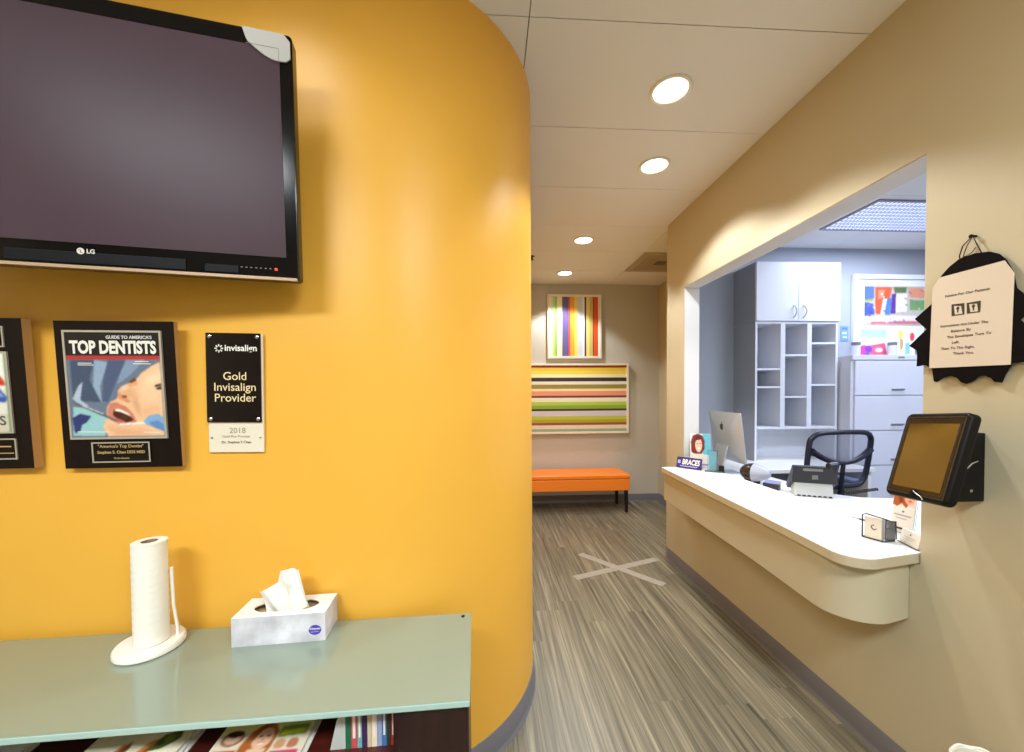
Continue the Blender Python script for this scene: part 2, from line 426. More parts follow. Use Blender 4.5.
PANEL = mat('lit_panel_cool', (240, 245, 255), 0.5, emit=(222, 233, 255), estr=1.1)
PANELW = mat('fill_panel_warm', (255, 250, 240), 0.5, emit=(255, 246, 228), estr=1.6)
def troffer(x0, y0, x1, y1, label, power, col, pm, louver):
    cx, cy = (x0 + x1) / 2, (y0 + y1) / 2
    t = thing('ceiling_troffer', label, 'ceiling light', (cx, cy, CEIL))
    a, b = (x1 - x0) / 2, (y1 - y0) / 2; f = 0.022
    m = MB(); m.box((-a, -b, -0.012), (a, -b + f, 0)); m.box((-a, b - f, -0.012), (a, b, 0)); m.box((-a, -b + f, -0.012), (-a + f, b - f, 0)); m.box((a - f, -b + f, -0.012), (a, b - f, 0))
    m.build('frame', mat('troffer_frame', (150, 152, 165), 0.5), t)
    MB().box((-a + f, -b + f, -0.004), (a - f, b - f, -0.0005)).build('diffuser', pm, t)
    if louver:
        m = MB(); n = 34
        for k in range(1, n): x = -a + f + (2 * a - 2 * f) * k / n; m.box((x - 0.0012, -b + f, -0.014), (x + 0.0012, b - f, -0.004))
        for k in range(1, 9): y = -b + f + (2 * b - 2 * f) * k / 9; m.box((-a + f, y - 0.0012, -0.014), (a - f, y + 0.0012, -0.004))
        m.build('louver_grid', mat('louver', (205, 212, 235), 0.4), t)
    area('lamp_panel', (0, 0, -0.03), 2 * a - 0.1, 2 * b - 0.1, power, col, t)
    return t
troffer(2.955, 2.81, 4.175, 3.345, 'louvered fluorescent ceiling light inside the reception office', OFFICE_W, OFFICE_COL, PANEL, True)
troffer(2.955, 0.9, 4.175, 1.45, 'added louvered fill light deeper inside the office, hidden by the wall', OFFICE_W * 2.3, OFFICE_COL, PANEL, True)  # unseen troffer, added as fill to brighten the cubby interior
troffer(-1.9, -1.2, -0.7, -0.6, 'added fill light panel behind the viewpoint on the television side', FILL_W, FILL_COL, PANELW, False)  # both panels are out of view, added as fill light
troffer(0.3, -1.2, 1.3, -0.6, 'added fill light panel behind the viewpoint on the right wall side', FILL_W, FILL_COL, PANELW, False)

# air vent in the ceiling at the far right of the hall
t = thing('ceiling_vent', 'square louvered air vent in the ceiling at the far end of hall', 'vent', (1.915, 4.265, CEIL))
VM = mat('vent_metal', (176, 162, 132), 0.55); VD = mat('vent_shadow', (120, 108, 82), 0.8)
a = 0.3
m = MB()
for k, (o_, i_) in enumerate(((0.30, 0.225), (0.215, 0.185), (0.175, 0.145), (0.135, 0.105), (0.095, 0.065))):
    z1, z0 = -0.002 - 0.001 * k, -0.012 + 0.001 * k
    for q in ((-o_, -o_, o_, -i_), (-o_, i_, o_, o_), (-o_, -i_, -i_, i_), (i_, -i_, o_, i_)): m.box((q[0], q[1], z0), (q[2], q[3], z1))
m.build('louver', VM, t)
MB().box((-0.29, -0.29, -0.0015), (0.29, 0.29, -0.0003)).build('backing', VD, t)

# sprinkler head
p = at(531, 259, 2, 2.893)
t = thing('sprinkler_head', 'tiny dark sprinkler head on the ceiling beside the yellow wall edge', 'sprinkler', (p.x + 0.01, p.y, CEIL))
MB().lathe([(0.028, 0), (0.03, -0.004), (0.012, -0.008), (0.012, -0.02), (0.009, -0.03)], n=20).build('body', mat('dark_bronze', (90, 70, 45), 0.4, metal=0.6), t, smooth=True)
MB().lathe([(0.004, -0.03), (0.022, -0.036), (0.022, -0.039), (0.004, -0.039)], n=20).build('deflector', mat('dark_bronze', (90, 70, 45), 0.4), t)

# ------------------------------------------------------------------ reception counter
t = thing('reception_counter', 'long white topped reception counter with beige rounded apron under the window', 'counter', (0, 0, 0))
def counter_outline(dx, y_far, r, xback, ynear):
    P = [(xback, y_far), (1.372 + dx, y_far), (1.305 + dx, 1.85), (1.268 + dx, ynear + r)]
    cx, cy = 1.268 + dx + r, ynear + r
    for k in range(1, 13):
        tt = R_(180 + 98 * k / 12); P.append((cx + r * math.cos(tt), cy + r * math.sin(tt)))
    return P
top = counter_outline(0, 3.034, 0.085, XW + WT + 0.045, 1.284)
top += [(XW - 0.001, 1.322), (XW + WT + 0.045, 1.322)]
MB().mat(0).prism([(x, y, 0.833) for x, y in top], (0, 0, 0.039), side=1).build('countertop', [WHITE, EDGE], t, bevel=0.003)
ap = counter_outline(0.022, 3.03, 0.14, XW - 0.001, 1.322)
ap = ap + [(XW - 0.001, 1.352)]
MB().prism([(x, y, 0.612) for x, y in ap], (0, 0, 0.2205)).build('apron', APRON, t, smooth=True, bevel=0.002)

# ------------------------------------------------------------------ hall end: bench and striped pictures
t = thing('upholstered_bench', 'orange upholstered bench with black legs under the striped pictures', 'bench', (1.02, 4.87, 0))
ORANGE = mat('orange_vinyl', (248, 136, 40), 0.38, bump=0.1, bscale=120)
MB().prism([(x, -0.225, z) for x, z in rrect(-0.7, 0.42, 0.7, 0.475, 0.02)], (0, 0.45, 0)).build('cushion', ORANGE, t, bevel=0.014, seg=3, smooth=True)
MB().box((-0.695, -0.22, 0.275), (0.695, 0.22, 0.42)).build('seat_frame', ORANGE, t, bevel=0.012, seg=3)
LEGB = mat('black_wood', (18, 15, 14), 0.4)
for sx in (-1, 1):
    for sy in (-1, 1):
        m = MB(); x, y = sx * 0.655, sy * 0.18
        a = [(x - 0.02, y - 0.02, 0.275), (x + 0.02, y - 0.02, 0.275), (x + 0.02, y + 0.02, 0.275), (x - 0.02, y + 0.02, 0.275)]
        b = [(x + sx * 0.004 + (q[0] - x) * 0.68, y + sy * 0.004 + (q[1] - y) * 0.68, 0.0006) for q in a]
        va = [m.bm.verts.new(q) for q in a]; vb = [m.bm.verts.new(q) for q in b]
        m.bm.faces.new(va); m.bm.faces.new(vb[::-1])
        for k in range(4): m.bm.faces.new((va[k], va[(k + 1) % 4], vb[(k + 1) % 4], vb[k]))
        m.build('leg', LEGB, t)

CREAM = mat('cream_frame', (236, 230, 214), 0.5)
def striped(name, label, x0, x1, z0, z1, stripes, vertical, fr):
    cx, cz = (x0 + x1) / 2, (z0 + z1) / 2
    t = thing(name, label, 'picture', (cx, YF - 0.001, cz)); t['group'] = 'striped pictures over the bench'
    a, b = (x1 - x0) / 2, (z1 - z0) / 2
    m = MB()
    for q in ((-a, -b, a, -b + fr), (-a, b - fr, a, b), (-a, -b + fr, -a + fr, b - fr), (a - fr, -b + fr, a, b - fr)): m.box((q[0], -0.055, q[1]), (q[2], 0, q[3]))
    m.build('frame', CREAM, t)
    L = []
    lo, hi = stripes[0][0], stripes[-1][1]
    for s0, s1, col in stripes:
        u0, u1 = (s0 - lo) / (hi - lo), (s1 - lo) / (hi - lo)
        if vertical: L.append((col, rect(-a + fr + (2 * a - 2 * fr) * u0, -b + fr, -a + fr + (2 * a - 2 * fr) * u1, b - fr)))
        else: L.append((col, rect(-a + fr, b - fr - (2 * b - 2 * fr) * u1, a - fr, b - fr - (2 * b - 2 * fr) * u0)))
    art('striped_print', L, t, y0=-0.04, step=0.00005)
    return t
vs = [(176, 183, (244, 244, 232)), (183, 190, (216, 232, 184)), (190, 198, (190, 220, 142)), (198, 208, (158, 206, 96)), (208, 220, (236, 240, 214)), (220, 230, (244, 238, 190)),
      (230, 257, (104, 92, 152)), (257, 263, (222, 84, 52)), (263, 270, (240, 150, 90)), (270, 283, (244, 180, 40)), (283, 297, (246, 222, 120)),
      (297, 318, (214, 220, 232)), (318, 327, (236, 238, 240)), (327, 334, (66, 48, 82)), (334, 348, (238, 220, 130)), (348, 363, (206, 190, 110)), (363, 366, (120, 40, 30)), (366, 386, (222, 84, 38)), (386, 390, (244, 240, 230))]
striped('striped_picture', 'smaller picture of vertical colour stripes hanging above the wide one', 0.772, 1.492, 1.935, 2.777, vs, True, 0.03)
hs = [(275, 281, (170, 62, 40)), (281, 291, (232, 204, 60)), (291, 300, (240, 216, 84)), (300, 310, (244, 234, 180)), (310, 321, (52, 46, 44)), (321, 330, (228, 222, 206)), (330, 342, (150, 132, 62)),
      (342, 349, (236, 222, 160)), (349, 362, (232, 150, 118)), (362, 368, (112, 58, 74)), (368, 380, (238, 232, 196)), (380, 390, (178, 206, 86)), (390, 400, (140, 176, 46)), (400, 406, (76, 50, 34)),
      (406, 421, (214, 208, 214)), (421, 431, (196, 196, 74)), (431, 440, (170, 176, 44)), (440, 447, (168, 82, 46)), (447, 458, (236, 222, 204)), (458, 466, (158, 172, 138))]
striped('striped_picture', 'wide picture of horizontal colour stripes hanging just above the orange bench', 0.36, 1.862, 0.935, 1.868, hs, False, 0.026)

# tape cross on the floor
t = thing('floor_tape_mark', 'pale translucent tape cross stuck on the hall floor', 'tape', (1.075, 3.176, 0))
TAPE = mat('pale_tape', (164, 157, 144), 0.5, vary=0.08, vscale=20)
for k, (a, b, z) in enumerate((((575, 578), (657, 559), 0.0012), ((580, 554), (664, 585), 0.0018))):
    A = at(*a, 2, 0); B = at(*b, 2, 0); d = (B - A).normalized(); n = Vector((-d.y, d.x, 0)) * 0.036
    o = Vector((1.075, 3.176, 0))
    MB().prism([q - o + Vector((0, 0, z - 0.0008)) for q in (A - n, B - n, B + n, A + n)], (0, 0, 0.0007)).build('tape_strip', TAPE, t)

# ------------------------------------------------------------------ television
a11 = R_(10.9)
t = thing('wall_television', 'large black flat television tilted down on the yellow wall', 'television', (-1.146, 1.088, 2.153), (R_(3.3), 0, a11))
TW, TH = 0.59, 0.347
MB().prism([(x, 0, z) for x, z in rrect(-TW, -TH, TW, TH, 0.012)], (0, 0.045, 0)).build('housing', GLOSSB, t, bevel=0.004)
MB().prism([(x, 0.045, z) for x, z in rrect(-TW + 0.08, -TH + 0.06, TW - 0.08, TH - 0.06, 0.05)], (0, 0.03, 0)).build('back_shell', BLACK, t, bevel=0.01)
SCR = mat('switched_off_screen', (72, 55, 63), 0.34, spec=0.16, vary=0.06, vscale=2.5)
MB().box((-TW + 0.042, -0.0015, -TH + 0.066), (TW - 0.034, 0.004, TH - 0.045)).build('screen', SCR, t)
MB().box((-TW + 0.004, -0.004, -TH - 0.001), (TW - 0.006, 0.004, -TH + 0.007)).build('silver_strip', mat('rose_silver', (205, 176, 150), 0.3, metal=0.6), t)
m = MB(); m.box((-0.10, -0.003, -TH + 0.012), (0.30, 0.0, -TH + 0.042)); m.box((0.345, -0.003, -TH + 0.012), (0.43, 0, -TH + 0.034))
m.build('lower_speaker_bar', mat('blue_black_plastic', (16, 17, 22), 0.4, spec=0.2), t, bevel=0.002)
m = MB(); zz = -TH + 0.044
LX = 0.062; m.flat(ell(LX, zz, 0.0085, 0.0085), -0.0045)
o = m.build('logo_disc', mat('logo_silver', (214, 206, 196), 0.4), t)
m = MB(); m.flat(line((LX, zz + 0.004), (LX, zz - 0.004), 0.0012), -0.0052); m.flat(line((LX, zz - 0.004), (LX + 0.004, zz - 0.004), 0.0012), -0.0052); m.flat(ell(LX - 0.0032, zz + 0.0026, 0.0011, 0.0011, 10), -0.0052)
m.build('logo_mark', GLOSSB, o)
letters('LG', 0.0155, MATS['logo_silver'], t, LX + 0.022, zz, -0.0045, bold=0.03)
MB().lathe([(0.0001, 0.0042), (0.0035, 0.004), (0.004, 0)], c=(TW - 0.062, 0, -TH + 0.03), n=14, axis='y', cap=False).build('standby_light', mat('red_led', (255, 60, 50), 0.4, emit=(255, 50, 40), estr=1.5), t)
m = MB()
for k in range(7): m.flat(rect(TW - 0.155 + 0.0125 * k, -TH + 0.030, TW - 0.150 + 0.0125 * k, -TH + 0.0325), -0.0006)
m.build('touch_button', mat('dim_grey', (120, 116, 116), 0.5), t)
# pale protector on the upper right corner
CG = mat('frosted_corner_plastic', (176, 174, 170), 0.35)
pts = [(TW - 0.004, TH - 0.022), (TW - 0.02, TH - 0.004), (TW - 0.125, TH - 0.003), (TW - 0.117, TH - 0.03)]
for k in range(9):
    u = k / 8; pts.append((TW - 0.112 + 0.078 * u, TH - 0.040 - 0.040 * math.sin(u * PI / 2)))
pts += [(TW - 0.015, TH - 0.078), (TW - 0.004, TH - 0.068)]
MB().prism([(x, -0.006, z) for x, z in pts], (0, 0.005, 0)).build('corner_guard', CG, t, bevel=0.001)
m = MB(); m.flat(line((TW - 0.115, TH - 0.046), (TW - 0.034, TH - 0.046), 0.0016), -0.0064); m.flat(line((TW - 0.034, TH - 0.046), (TW - 0.034, TH - 0.079), 0.0012), -0.0064)
m.build('corner_seam', mat('seam_grey', (120, 112, 112), 0.6), t)
# wall bracket
m = MB(); m.box((-0.15, 0.075, -0.12), (0.15, 0.09, 0.12)); m.box((-0.04, 0.09, -0.04), (0.04, 0.20, 0.04)); m.build('mount_bracket', BLACK, t)

# ------------------------------------------------------------------ plaques on the yellow wall
def crop_uv(quad):
    """maps measured plaque pixels to 0..1 across and 0..1 down, given the four corners"""
    TL, TR, BR, BL = [np.array(q, float) for q in quad]
    def f(p):
        p = np.array(p, float); u = v = 0.5
        for _ in range(20):
            e = (TL * (1 - u) * (1 - v) + TR * u * (1 - v) + BR * u * v + BL * (1 - u) * v) - p
            du = (TR - TL) * (1 - v) + (BR - BL) * v; dv = (BL - TL) * (1 - u) + (BR - TR) * u
            s = np.linalg.solve(np.stack([du, dv], 1), -e); u += s[0]; v += s[1]
        return u, v
    return f
def frame_ring(mb, x0, z0, x1, z1, wd, y0, y1):
    for q in ((x0, z0, x1, z0 + wd), (x0, z1 - wd, x1, z1), (x0, z0 + wd, x0 + wd, z1 - wd), (x1 - wd, z0 + wd, x1, z1 - wd)):
        mb.box((q[0], y0, q[1]), (q[2], y1, q[3]))
BOARD = mat('espresso_board', (20, 9, 8), 0.35, spec=0.2, coat=0.0, vary=0.2, vscale=8, vstretch=(10, 1, 1))
BOARDE = mat('tan_board_edge', (178, 136, 84), 0.5)
PSIL = mat('plaque_silver', (196, 186, 172), 0.3, metal=0.5)
PGOLD = mat('plaque_gold', (212, 178, 120), 0.35, metal=0.4)

def board(t, W, H, T=0.016):
    m = MB(); m.mat(1).prism([(-W / 2, 0, -H / 2), (W / 2, 0, -H / 2), (W / 2, 0, H / 2), (-W / 2, 0, H / 2)], (0, T, 0))
    for f in m.bm.faces:
        f.material_index = 0 if all(abs(v.co.y) < 1e-6 for v in f.verts) else 1
    return m.build('backing_board', [BOARD, BOARDE], t)

A = at(54, 320, 1, 1.27); B = at(172, 322, 1, 1.277); D = at(183, 467, 1, 1.30); E_ = at(66, 468, 1, 1.297)
W = ((B - A).length + (D - E_).length) / 2; H = ((A - E_).length + (B - D).length) / 2
t = thing('award_plaque', 'framed magazine cover award plaque showing a patient with open mouth', 'plaque', (A + B + D + E_) / 4, (R_(3.0), 0, R_(1.6)), 'award plaques on the yellow wall')
board(t, W, H)
uv = crop_uv(((15, 42), (545, 50), (590, 690), (70, 700)))
def L(p): u, v = uv(p); return ((u - 0.5) * W, (0.5 - v) * H)
def LP(pts): return [L(p) for p in pts]
x0, z1 = L((66, 90)); x1, z0 = L((520, 556))
def clipx(pts): return [(min(max(x, x0 + 0.004), x1 - 0.004), min(max(z, z0 + 0.004), z1 - 0.004)) for x, z in pts]
zb = L((280, 197))[1]; zr = L((280, 212))[1]
lay = [((106, 118, 138), rect(x0, z0, x1, z1)), ((34, 28, 30), rect(x0, zb, x1, z1)), ((196, 48, 40), rect(x0, zr, x1, zb)),
       ((70, 82, 106), clipx(LP([(95, 215), (200, 215), (180, 300), (230, 400), (110, 395)]))),
       ((146, 166, 192), clipx(LP([(200, 215), (260, 225), (225, 330), (235, 405), (195, 330)]))),
       ((78, 90, 120), clipx(LP([(260, 215), (340, 215), (300, 300), (262, 400), (235, 395), (240, 300)]))),
       ((132, 148, 176), clipx(LP([(340, 215), (420, 215), (370, 270), (320, 310), (300, 320), (320, 260)]))),
       ((150, 196, 200), clipx(LP([(110, 420), (180, 430), (260, 470), (250, 550), (108, 550)]))),
       ((48, 58, 110), clipx(LP([(105, 470), (140, 452), (188, 462), (168, 490), (148, 500), (140, 530), (118, 540)]))),
       ((176, 188, 206), clipx(LP([(105, 385), (130, 330), (150, 310), (140, 390), (180, 420), (150, 425)]))),
       ((238, 188, 146), clipx(LP([(505, 224), (455, 240), (408, 272), (384, 300), (366, 312), (345, 320), (318, 332), (304, 350), (306, 372), (296, 388), (272, 398), (258, 420), (254, 446), (262, 470), (246, 486), (240, 512), (262, 552), (520, 556)]))),
       ((246, 206, 168), clipx(LP([(500, 250), (440, 280), (400, 320), (390, 370), (420, 420), (500, 440)]))),
       ((226, 160, 120), clipx(LP([(384, 300), (366, 312), (345, 322), (360, 334), (390, 322)]))),
       ((104, 62, 44), clipx(LP([(378, 292), (350, 312), (362, 317), (386, 305)]))),
       ((216, 146, 108), clipx(LP([(306, 352), (330, 372), (362, 396), (350, 404), (318, 392), (302, 380)]))),
       ((128, 62, 46), ell(*L((334, 376)), 0.008, 0.004, 12)),
       ((204, 126, 104), clipx(LP([(268, 404), (300, 402), (340, 420), (372, 452), (388, 486), (356, 504), (314, 500), (270, 478), (256, 448)]))),
       ((70, 26, 22), clipx(LP([(288, 432), (318, 436), (350, 452), (374, 480), (344, 490), (306, 476), (282, 456)]))),
       ((246, 238, 222), clipx(LP([(292, 430), (318, 432), (352, 450), (362, 464), (346, 458), (316, 444), (290, 440)]))),
       ((176, 92, 82), clipx(LP([(300, 470), (336, 484), (320, 488), (298, 480)]))),
       ((92, 60, 50), clipx(LP([(466, 326), (496, 318), (502, 330), (470, 336)]))),
       ((52, 40, 38), clipx(LP([(474, 338), (502, 332), (505, 346), (478, 346)]))),
       ((96, 98, 104), line(L((112, 402)), L((300, 484)), 0.006)),
       ((220, 222, 228), line(L((150, 416)), L((240, 452)), 0.003)),
       ((232, 232, 232), line(L((312, 500)), L((430, 492)), 0.006)),
       ((128, 166, 208), clipx(LP([(418, 486), (440, 462), (482, 452), (512, 470), (518, 530), (470, 514), (432, 502)]))),
       ((96, 134, 188), clipx(LP([(440, 492), (480, 482), (516, 500), (518, 530), (470, 514)])))]
sh = [((212, 150, 112), LP([(258, 420), (300, 395), (330, 400), (300, 402), (262, 440)]), 2.5, 0.6), ((206, 140, 104), LP([(330, 330), (370, 340), (400, 380), (372, 392), (340, 384), (316, 360)]), 4, 0.45),
      ((250, 222, 190), LP([(420, 300), (500, 260), (500, 300), (440, 330)]), 6, 0.7), ((226, 164, 124), LP([(400, 420), (470, 400), (505, 430), (480, 462), (410, 470)]), 6, 0.5),
      ((214, 150, 116), LP([(250, 500), (330, 520), (420, 525), (500, 545), (300, 552)]), 4, 0.6), ((182, 120, 92), LP([(384, 380), (400, 420), (396, 470), (386, 440), (372, 400)]), 3, 0.5),
      ((246, 214, 184), LP([(322, 334), (342, 328), (346, 346), (326, 350)]), 2, 0.8), ((90, 60, 46), LP([(300, 462), (340, 478), (360, 470), (340, 458)]), 1.5, 0.7)]
order = lay[:10] + [lay[10]] + [(c_, p_, 7, 0.55) if c_ == (246, 206, 168) else (c_, p_) for c_, p_ in lay[11:]]
k_ = next(i for i, q in enumerate(order) if q[0] == (128, 62, 46))
order = order[:k_] + sh[:6] + order[k_:] + sh[6:]
soft_art('cover_print', order, t, y0=-0.0045, nx=150, sig=1.0)
m = MB(); frame_ring(m, x0 - 0.004, z0 - 0.004, x1 + 0.004, z1 + 0.004, 0.006, -0.0062, 0.0); m.build('cover_border', PSIL, t)
WI = mat('white_ink', (236, 230, 220), 0.5); RI = mat('pale_ink', (214, 208, 202), 0.5)
letters("GUIDE TO AMERICA'S", 0.0135, RI, t, L((352, 118))[0], L((352, 118))[1], -0.0052, bold=0.03)
letters('TOP DENTISTS', 0.053, WI, t, L((284, 163))[0], L((284, 163))[1], -0.0052, bold=0.04, sx=0.70)
m = MB()
for q in ((130, 228, 190), (130, 236, 200), (380, 222, 440), (372, 232, 450)): m.flat(line(L((q[0], q[1])), L((q[2], q[1] + 1)), 0.0022), -0.0056)
for q in ((130, 532, 270), (420, 534, 495)): m.flat(line(L((q[0], q[1])), L((q[2], q[1] + 1)), 0.0022), -0.0056)
m.build('cover_caption', WI, t)['kind'] = 'stuff'
px0, pz1 = L((186, 580)); px1, pz0 = L((450, 668))
MB().box((px0, -0.003, pz0), (px1, 0, pz1)).build('name_plate', GLOSSB, t)
m = MB(); frame_ring(m, px0, pz0, px1, pz1, 0.004, -0.0042, -0.0028); m.build('plate_border', PSIL, t)
pc = (px0 + px1) / 2; ph = (pz0 + pz1) / 2
letters('"America\'s Top Dentist"', 0.0135, PGOLD, t, pc, ph + 0.019, -0.0034, bold=0.01)
letters('Stephen S. Chan DDS MSD', 0.0125, PGOLD, t, pc, ph, -0.0034, bold=0.02)
letters('Orthodontist', 0.0085, PGOLD, t, pc, ph - 0.019, -0.0034)

# second plaque, cut off by the left edge of the photograph
RE = at(22, 318, 1, 1.255); RE2 = at(33, 468, 1, 1.283)
H2 = (RE - RE2).length; W2 = 0.40
ctr = (RE + RE2) / 2 + Vector((-W2 / 2, -0.005, 0))
t = thing('award_plaque', 'dark wood award plaque cut off at the far left with red and blue picture', 'plaque', ctr, (R_(3.0), 0, R_(1.6)), 'award plaques on the yellow wall')
board(t, W2, H2, 0.026)
xr = W2 / 2 - 0.048
cov = [((226, 222, 210), rect(-xr, -0.115, xr, 0.125)), ((240, 238, 228), rect(-xr, 0.02, xr, 0.125)),
       ((206, 198, 176), rect(-xr, -0.115, xr, -0.06)),
       ((206, 60, 38), [(xr - 0.13, 0.03), (xr - 0.09, 0.075), (xr - 0.05, 0.085), (xr - 0.012, 0.045), (xr - 0.006, 0.028), (xr - 0.05, 0.026)]),
       ((224, 108, 70), [(xr - 0.07, 0.06), (xr - 0.05, 0.078), (xr - 0.03, 0.06), (xr - 0.05, 0.05)]),
       ((56, 84, 160), [(xr - 0.12, 0.002), (xr - 0.06, 0.034), (xr - 0.03, 0.024), (xr - 0.004, -0.012), (xr - 0.012, -0.024), (xr - 0.06, -0.02)]),
       ((150, 176, 220), [(xr - 0.05, 0.016), (xr - 0.03, 0.012), (xr - 0.012, -0.01), (xr - 0.03, -0.006)]),
       ((96, 120, 84), rect(xr - 0.006, -0.115, xr, 0.125))]
soft_art('cover_print', cov, t, y0=-0.0035, nx=120, sig=1.0)
m = MB(); frame_ring(m, -xr - 0.004, -0.119, xr + 0.004, 0.129, 0.005, -0.0045, 0); m.build('cover_border', PSIL, t)
letters('rs', 0.062, mat('grey_ink', (92, 88, 84), 0.5), t, xr - 0.034, -0.075, -0.0042, sx=0.9)
m = MB(); frame_ring(m, -xr, 0.142, xr - 0.002, 0.205, 0.004, -0.0035, 0); m.build('title_border', PSIL, t)
letters('I', 0.04, WI, t, xr - 0.018, 0.172, -0.003, bold=0.05)
m = MB(); frame_ring(m, -xr, -0.20, xr + 0.006, -0.135, 0.004, -0.0035, 0); m.build('plate_border', PSIL, t)
m = MB(); m.flat(rect(-xr + 0.01, -0.162, xr - 0.01, -0.158), -0.0012); m.flat(rect(-xr + 0.03, -0.182, xr - 0.004, -0.179), -0.0012); m.build('plate_line', PGOLD, t)

# provider plaque of black and pale acrylic
A = at(205, 333, 1, 1.318); B = at(261, 334, 1, 1.324); D = at(264, 453, 1, 1.324); E_ = at(209, 452, 1, 1.318)
W = ((B - A).length + (D - E_).length) / 2; H = ((A - E_).length + (B - D).length) / 2
cpos = (A + B + D + E_) / 4
t = thing('provider_plaque', 'narrow black and white acrylic provider plaque right of the magazine cover plaque', 'plaque', (cpos.x, wall_y(cpos.x) - 0.012, cpos.z), (R_(0.8), R_(0.6), R_(1.6)), 'award plaques on the yellow wall')
MB().box((-W / 2, 0, -H / 2), (W / 2, 0.008, H / 2)).build('back_panel', mat('pale_acrylic', (232, 220, 200), 0.2, coat=0.4), t, bevel=0.001)
zs = H / 2 - 0.745 * H
MB().box((-W / 2 - 0.001, -0.006, zs), (W / 2 - 0.004, -0.0002, H / 2 + 0.001)).build('front_panel', mat('black_acrylic', (18, 6, 8), 0.12, spec=0.3, coat=0.1), t, bevel=0.001)
for sx, sz in ((-1, H / 2 - 0.011), (1, H / 2 - 0.011), (-1, zs + 0.011), (1, zs + 0.011)):
    MB().lathe([(0.0062, 0), (0.0062, 0.003), (0.004, 0.0045), (0.0001, 0.0047)], c=(sx * (W / 2 - 0.012), -0.006, sz), n=16, axis='y').build('standoff_screw', CHROME, t, smooth=True)
for sx in (-1, 1):
    MB().lathe([(0.003, 0), (0.003, 0.002), (0.0001, 0.0022)], c=(sx * (W / 2 - 0.01), 0, -H / 2 + 0.048), n=12, axis='y').build('small_screw', STEEL, t)
GOLDI = mat('gold_ink', (228, 206, 158), 0.4)
letters('invisalign', 0.0285, WI, t, 0.022, H / 2 - 0.048, -0.0064, bold=0.02)
m = MB()
for k in range(8):
    c_, s_ = math.cos(k * PI / 4), math.sin(k * PI / 4); ox, oz = -W / 2 + 0.040, H / 2 - 0.049
    m.flat(line((ox + 0.006 * c_, oz + 0.006 * s_), (ox + 0.0135 * c_, oz + 0.0135 * s_), 0.0036), -0.0064)
m.build('flower_mark', WI, t)
letters('Gold\nInvisalign\nProvider', 0.037, GOLDI, t, 0.002, H / 2 - 0.175, -0.0064, bold=0.005, lead=0.95)
letters('2018', 0.026, mat('grey_print', (150, 140, 126), 0.5), t, 0.004, zs - 0.028, -0.0006)
letters('Gold Plus Provider', 0.0115, MATS['grey_print'], t, 0.0, zs - 0.047, -0.0006)
letters('Dr. Stephen S Chan', 0.0115, mat('brown_print', (96, 80, 66), 0.5), t, 0.0, zs - 0.066, -0.0006, bold=0.015)

# ------------------------------------------------------------------ glass topped magazine rack below the plaques
RZ = R_(2.2)
GZ = 0.705
rack = thing('magazine_rack', 'mahogany magazine rack with frosted green glass top against yellow wall', 'shelf unit', (-0.068, 1.341, 0), (0, 0, RZ))
GL = mat('frosted_glass', (140, 154, 138), 0.3, trans=0.15, ior=1.45, coat=1.0)
GLE = mat('glass_edge', (166, 194, 188), 0.15, coat=0.5)
m = MB().mat(0).prism([(-2.1, -0.392, GZ - 0.017), (0, -0.392, GZ - 0.017), (0, 0, GZ - 0.017), (-2.1, 0, GZ - 0.017)], (0, 0, 0.017), side=1)
m.build('glass_top', [GL, GLE], rack, bevel=0.003)
m = MB(); m.lathe([(0.006, 0.0), (0.006, 0.0022), (0.0001, 0.003)], c=(-0.028, -0.022, GZ), n=14); m.build('glass_bolt', mat('dark_bolt', (46, 40, 36), 0.4, metal=0.7), rack)
SHZ = 0.56
zt = GZ - 0.018
m = MB()
m.box((-2.07, -0.012, 0.001), (-0.19, -0.002, zt))                        # back
m.box((-2.07, -0.55, SHZ - 0.02), (-0.19, -0.012, SHZ))                  # display shelf
m.box((-2.07, -0.372, 0.06), (-0.19, -0.012, 0.08))                       # bottom shelf
m.build('shelves', MAHOG, rack)
m = MB(); m.box((-0.19, -0.374, 0.001), (-0.004, -0.002, zt)); m.build('end_post', DMAHOG, rack, bevel=0.002)
m = MB(); m.box((-2.10, -0.374, 0.001), (-2.07, -0.002, zt)); m.build('side_panel', MAHOG, rack)
rm = Matrix.Translation((-0.068, 1.341, 0)) @ Matrix.Rotation(RZ, 4, 'Z')
rinv = rm.inverted()

# magazines lying on the display shelf (covers face up, spine to the left)
def magazine(name, x0, x1, y_back, label, layers, n_below=0, z=SHZ, rotz=0.0):
    """x0..x1, y_back in rack coordinates; layers are outlines in 0..1 (across, up the page)"""
    Wm = x1 - x0; Hm = Wm * 1.28
    loc = rm @ Vector(((x0 + x1) / 2, y_back - Hm / 2, z))
    t = thing(name, label, 'magazine', loc, (0, 0, RZ + rotz), 'magazines on the rack shelf')
    T = 0.006
    m = MB(); m.box((-Wm / 2, -Hm / 2, 0.0004), (Wm / 2 - 0.001, Hm / 2, T - 0.0012)); m.build('pages', mat('page_block', (206, 202, 196), 0.8), t)
    m = MB(); m.box((-Wm / 2 - 0.001, -Hm / 2 - 0.001, T - 0.0012), (Wm / 2, Hm / 2 + 0.001, T)); m.build('cover', mat('cover_stock', (222, 216, 204), 0.35), t)
    if layers:
        Ls = [(c, [((p[0] - 0.5) * Wm, (p[1] - 0.5) * Hm) for p in pts]) for c, pts in layers]
        o = soft_art('cover_print', Ls, t, y0=0, nx=100, sig=0.9, rough=0.3)
        o.location = (0, 0, T + 0.0001); o.rotation_euler = (-PI / 2, 0, 0)
    return t
def rxy(px, py, z): q = rinv @ at(px, py, 2, z); return q
def strip_x(pxa, pxb, py=752, z=SHZ + 0.01):
    return rxy(pxa, py, z).x, rxy(pxb, py, z).x
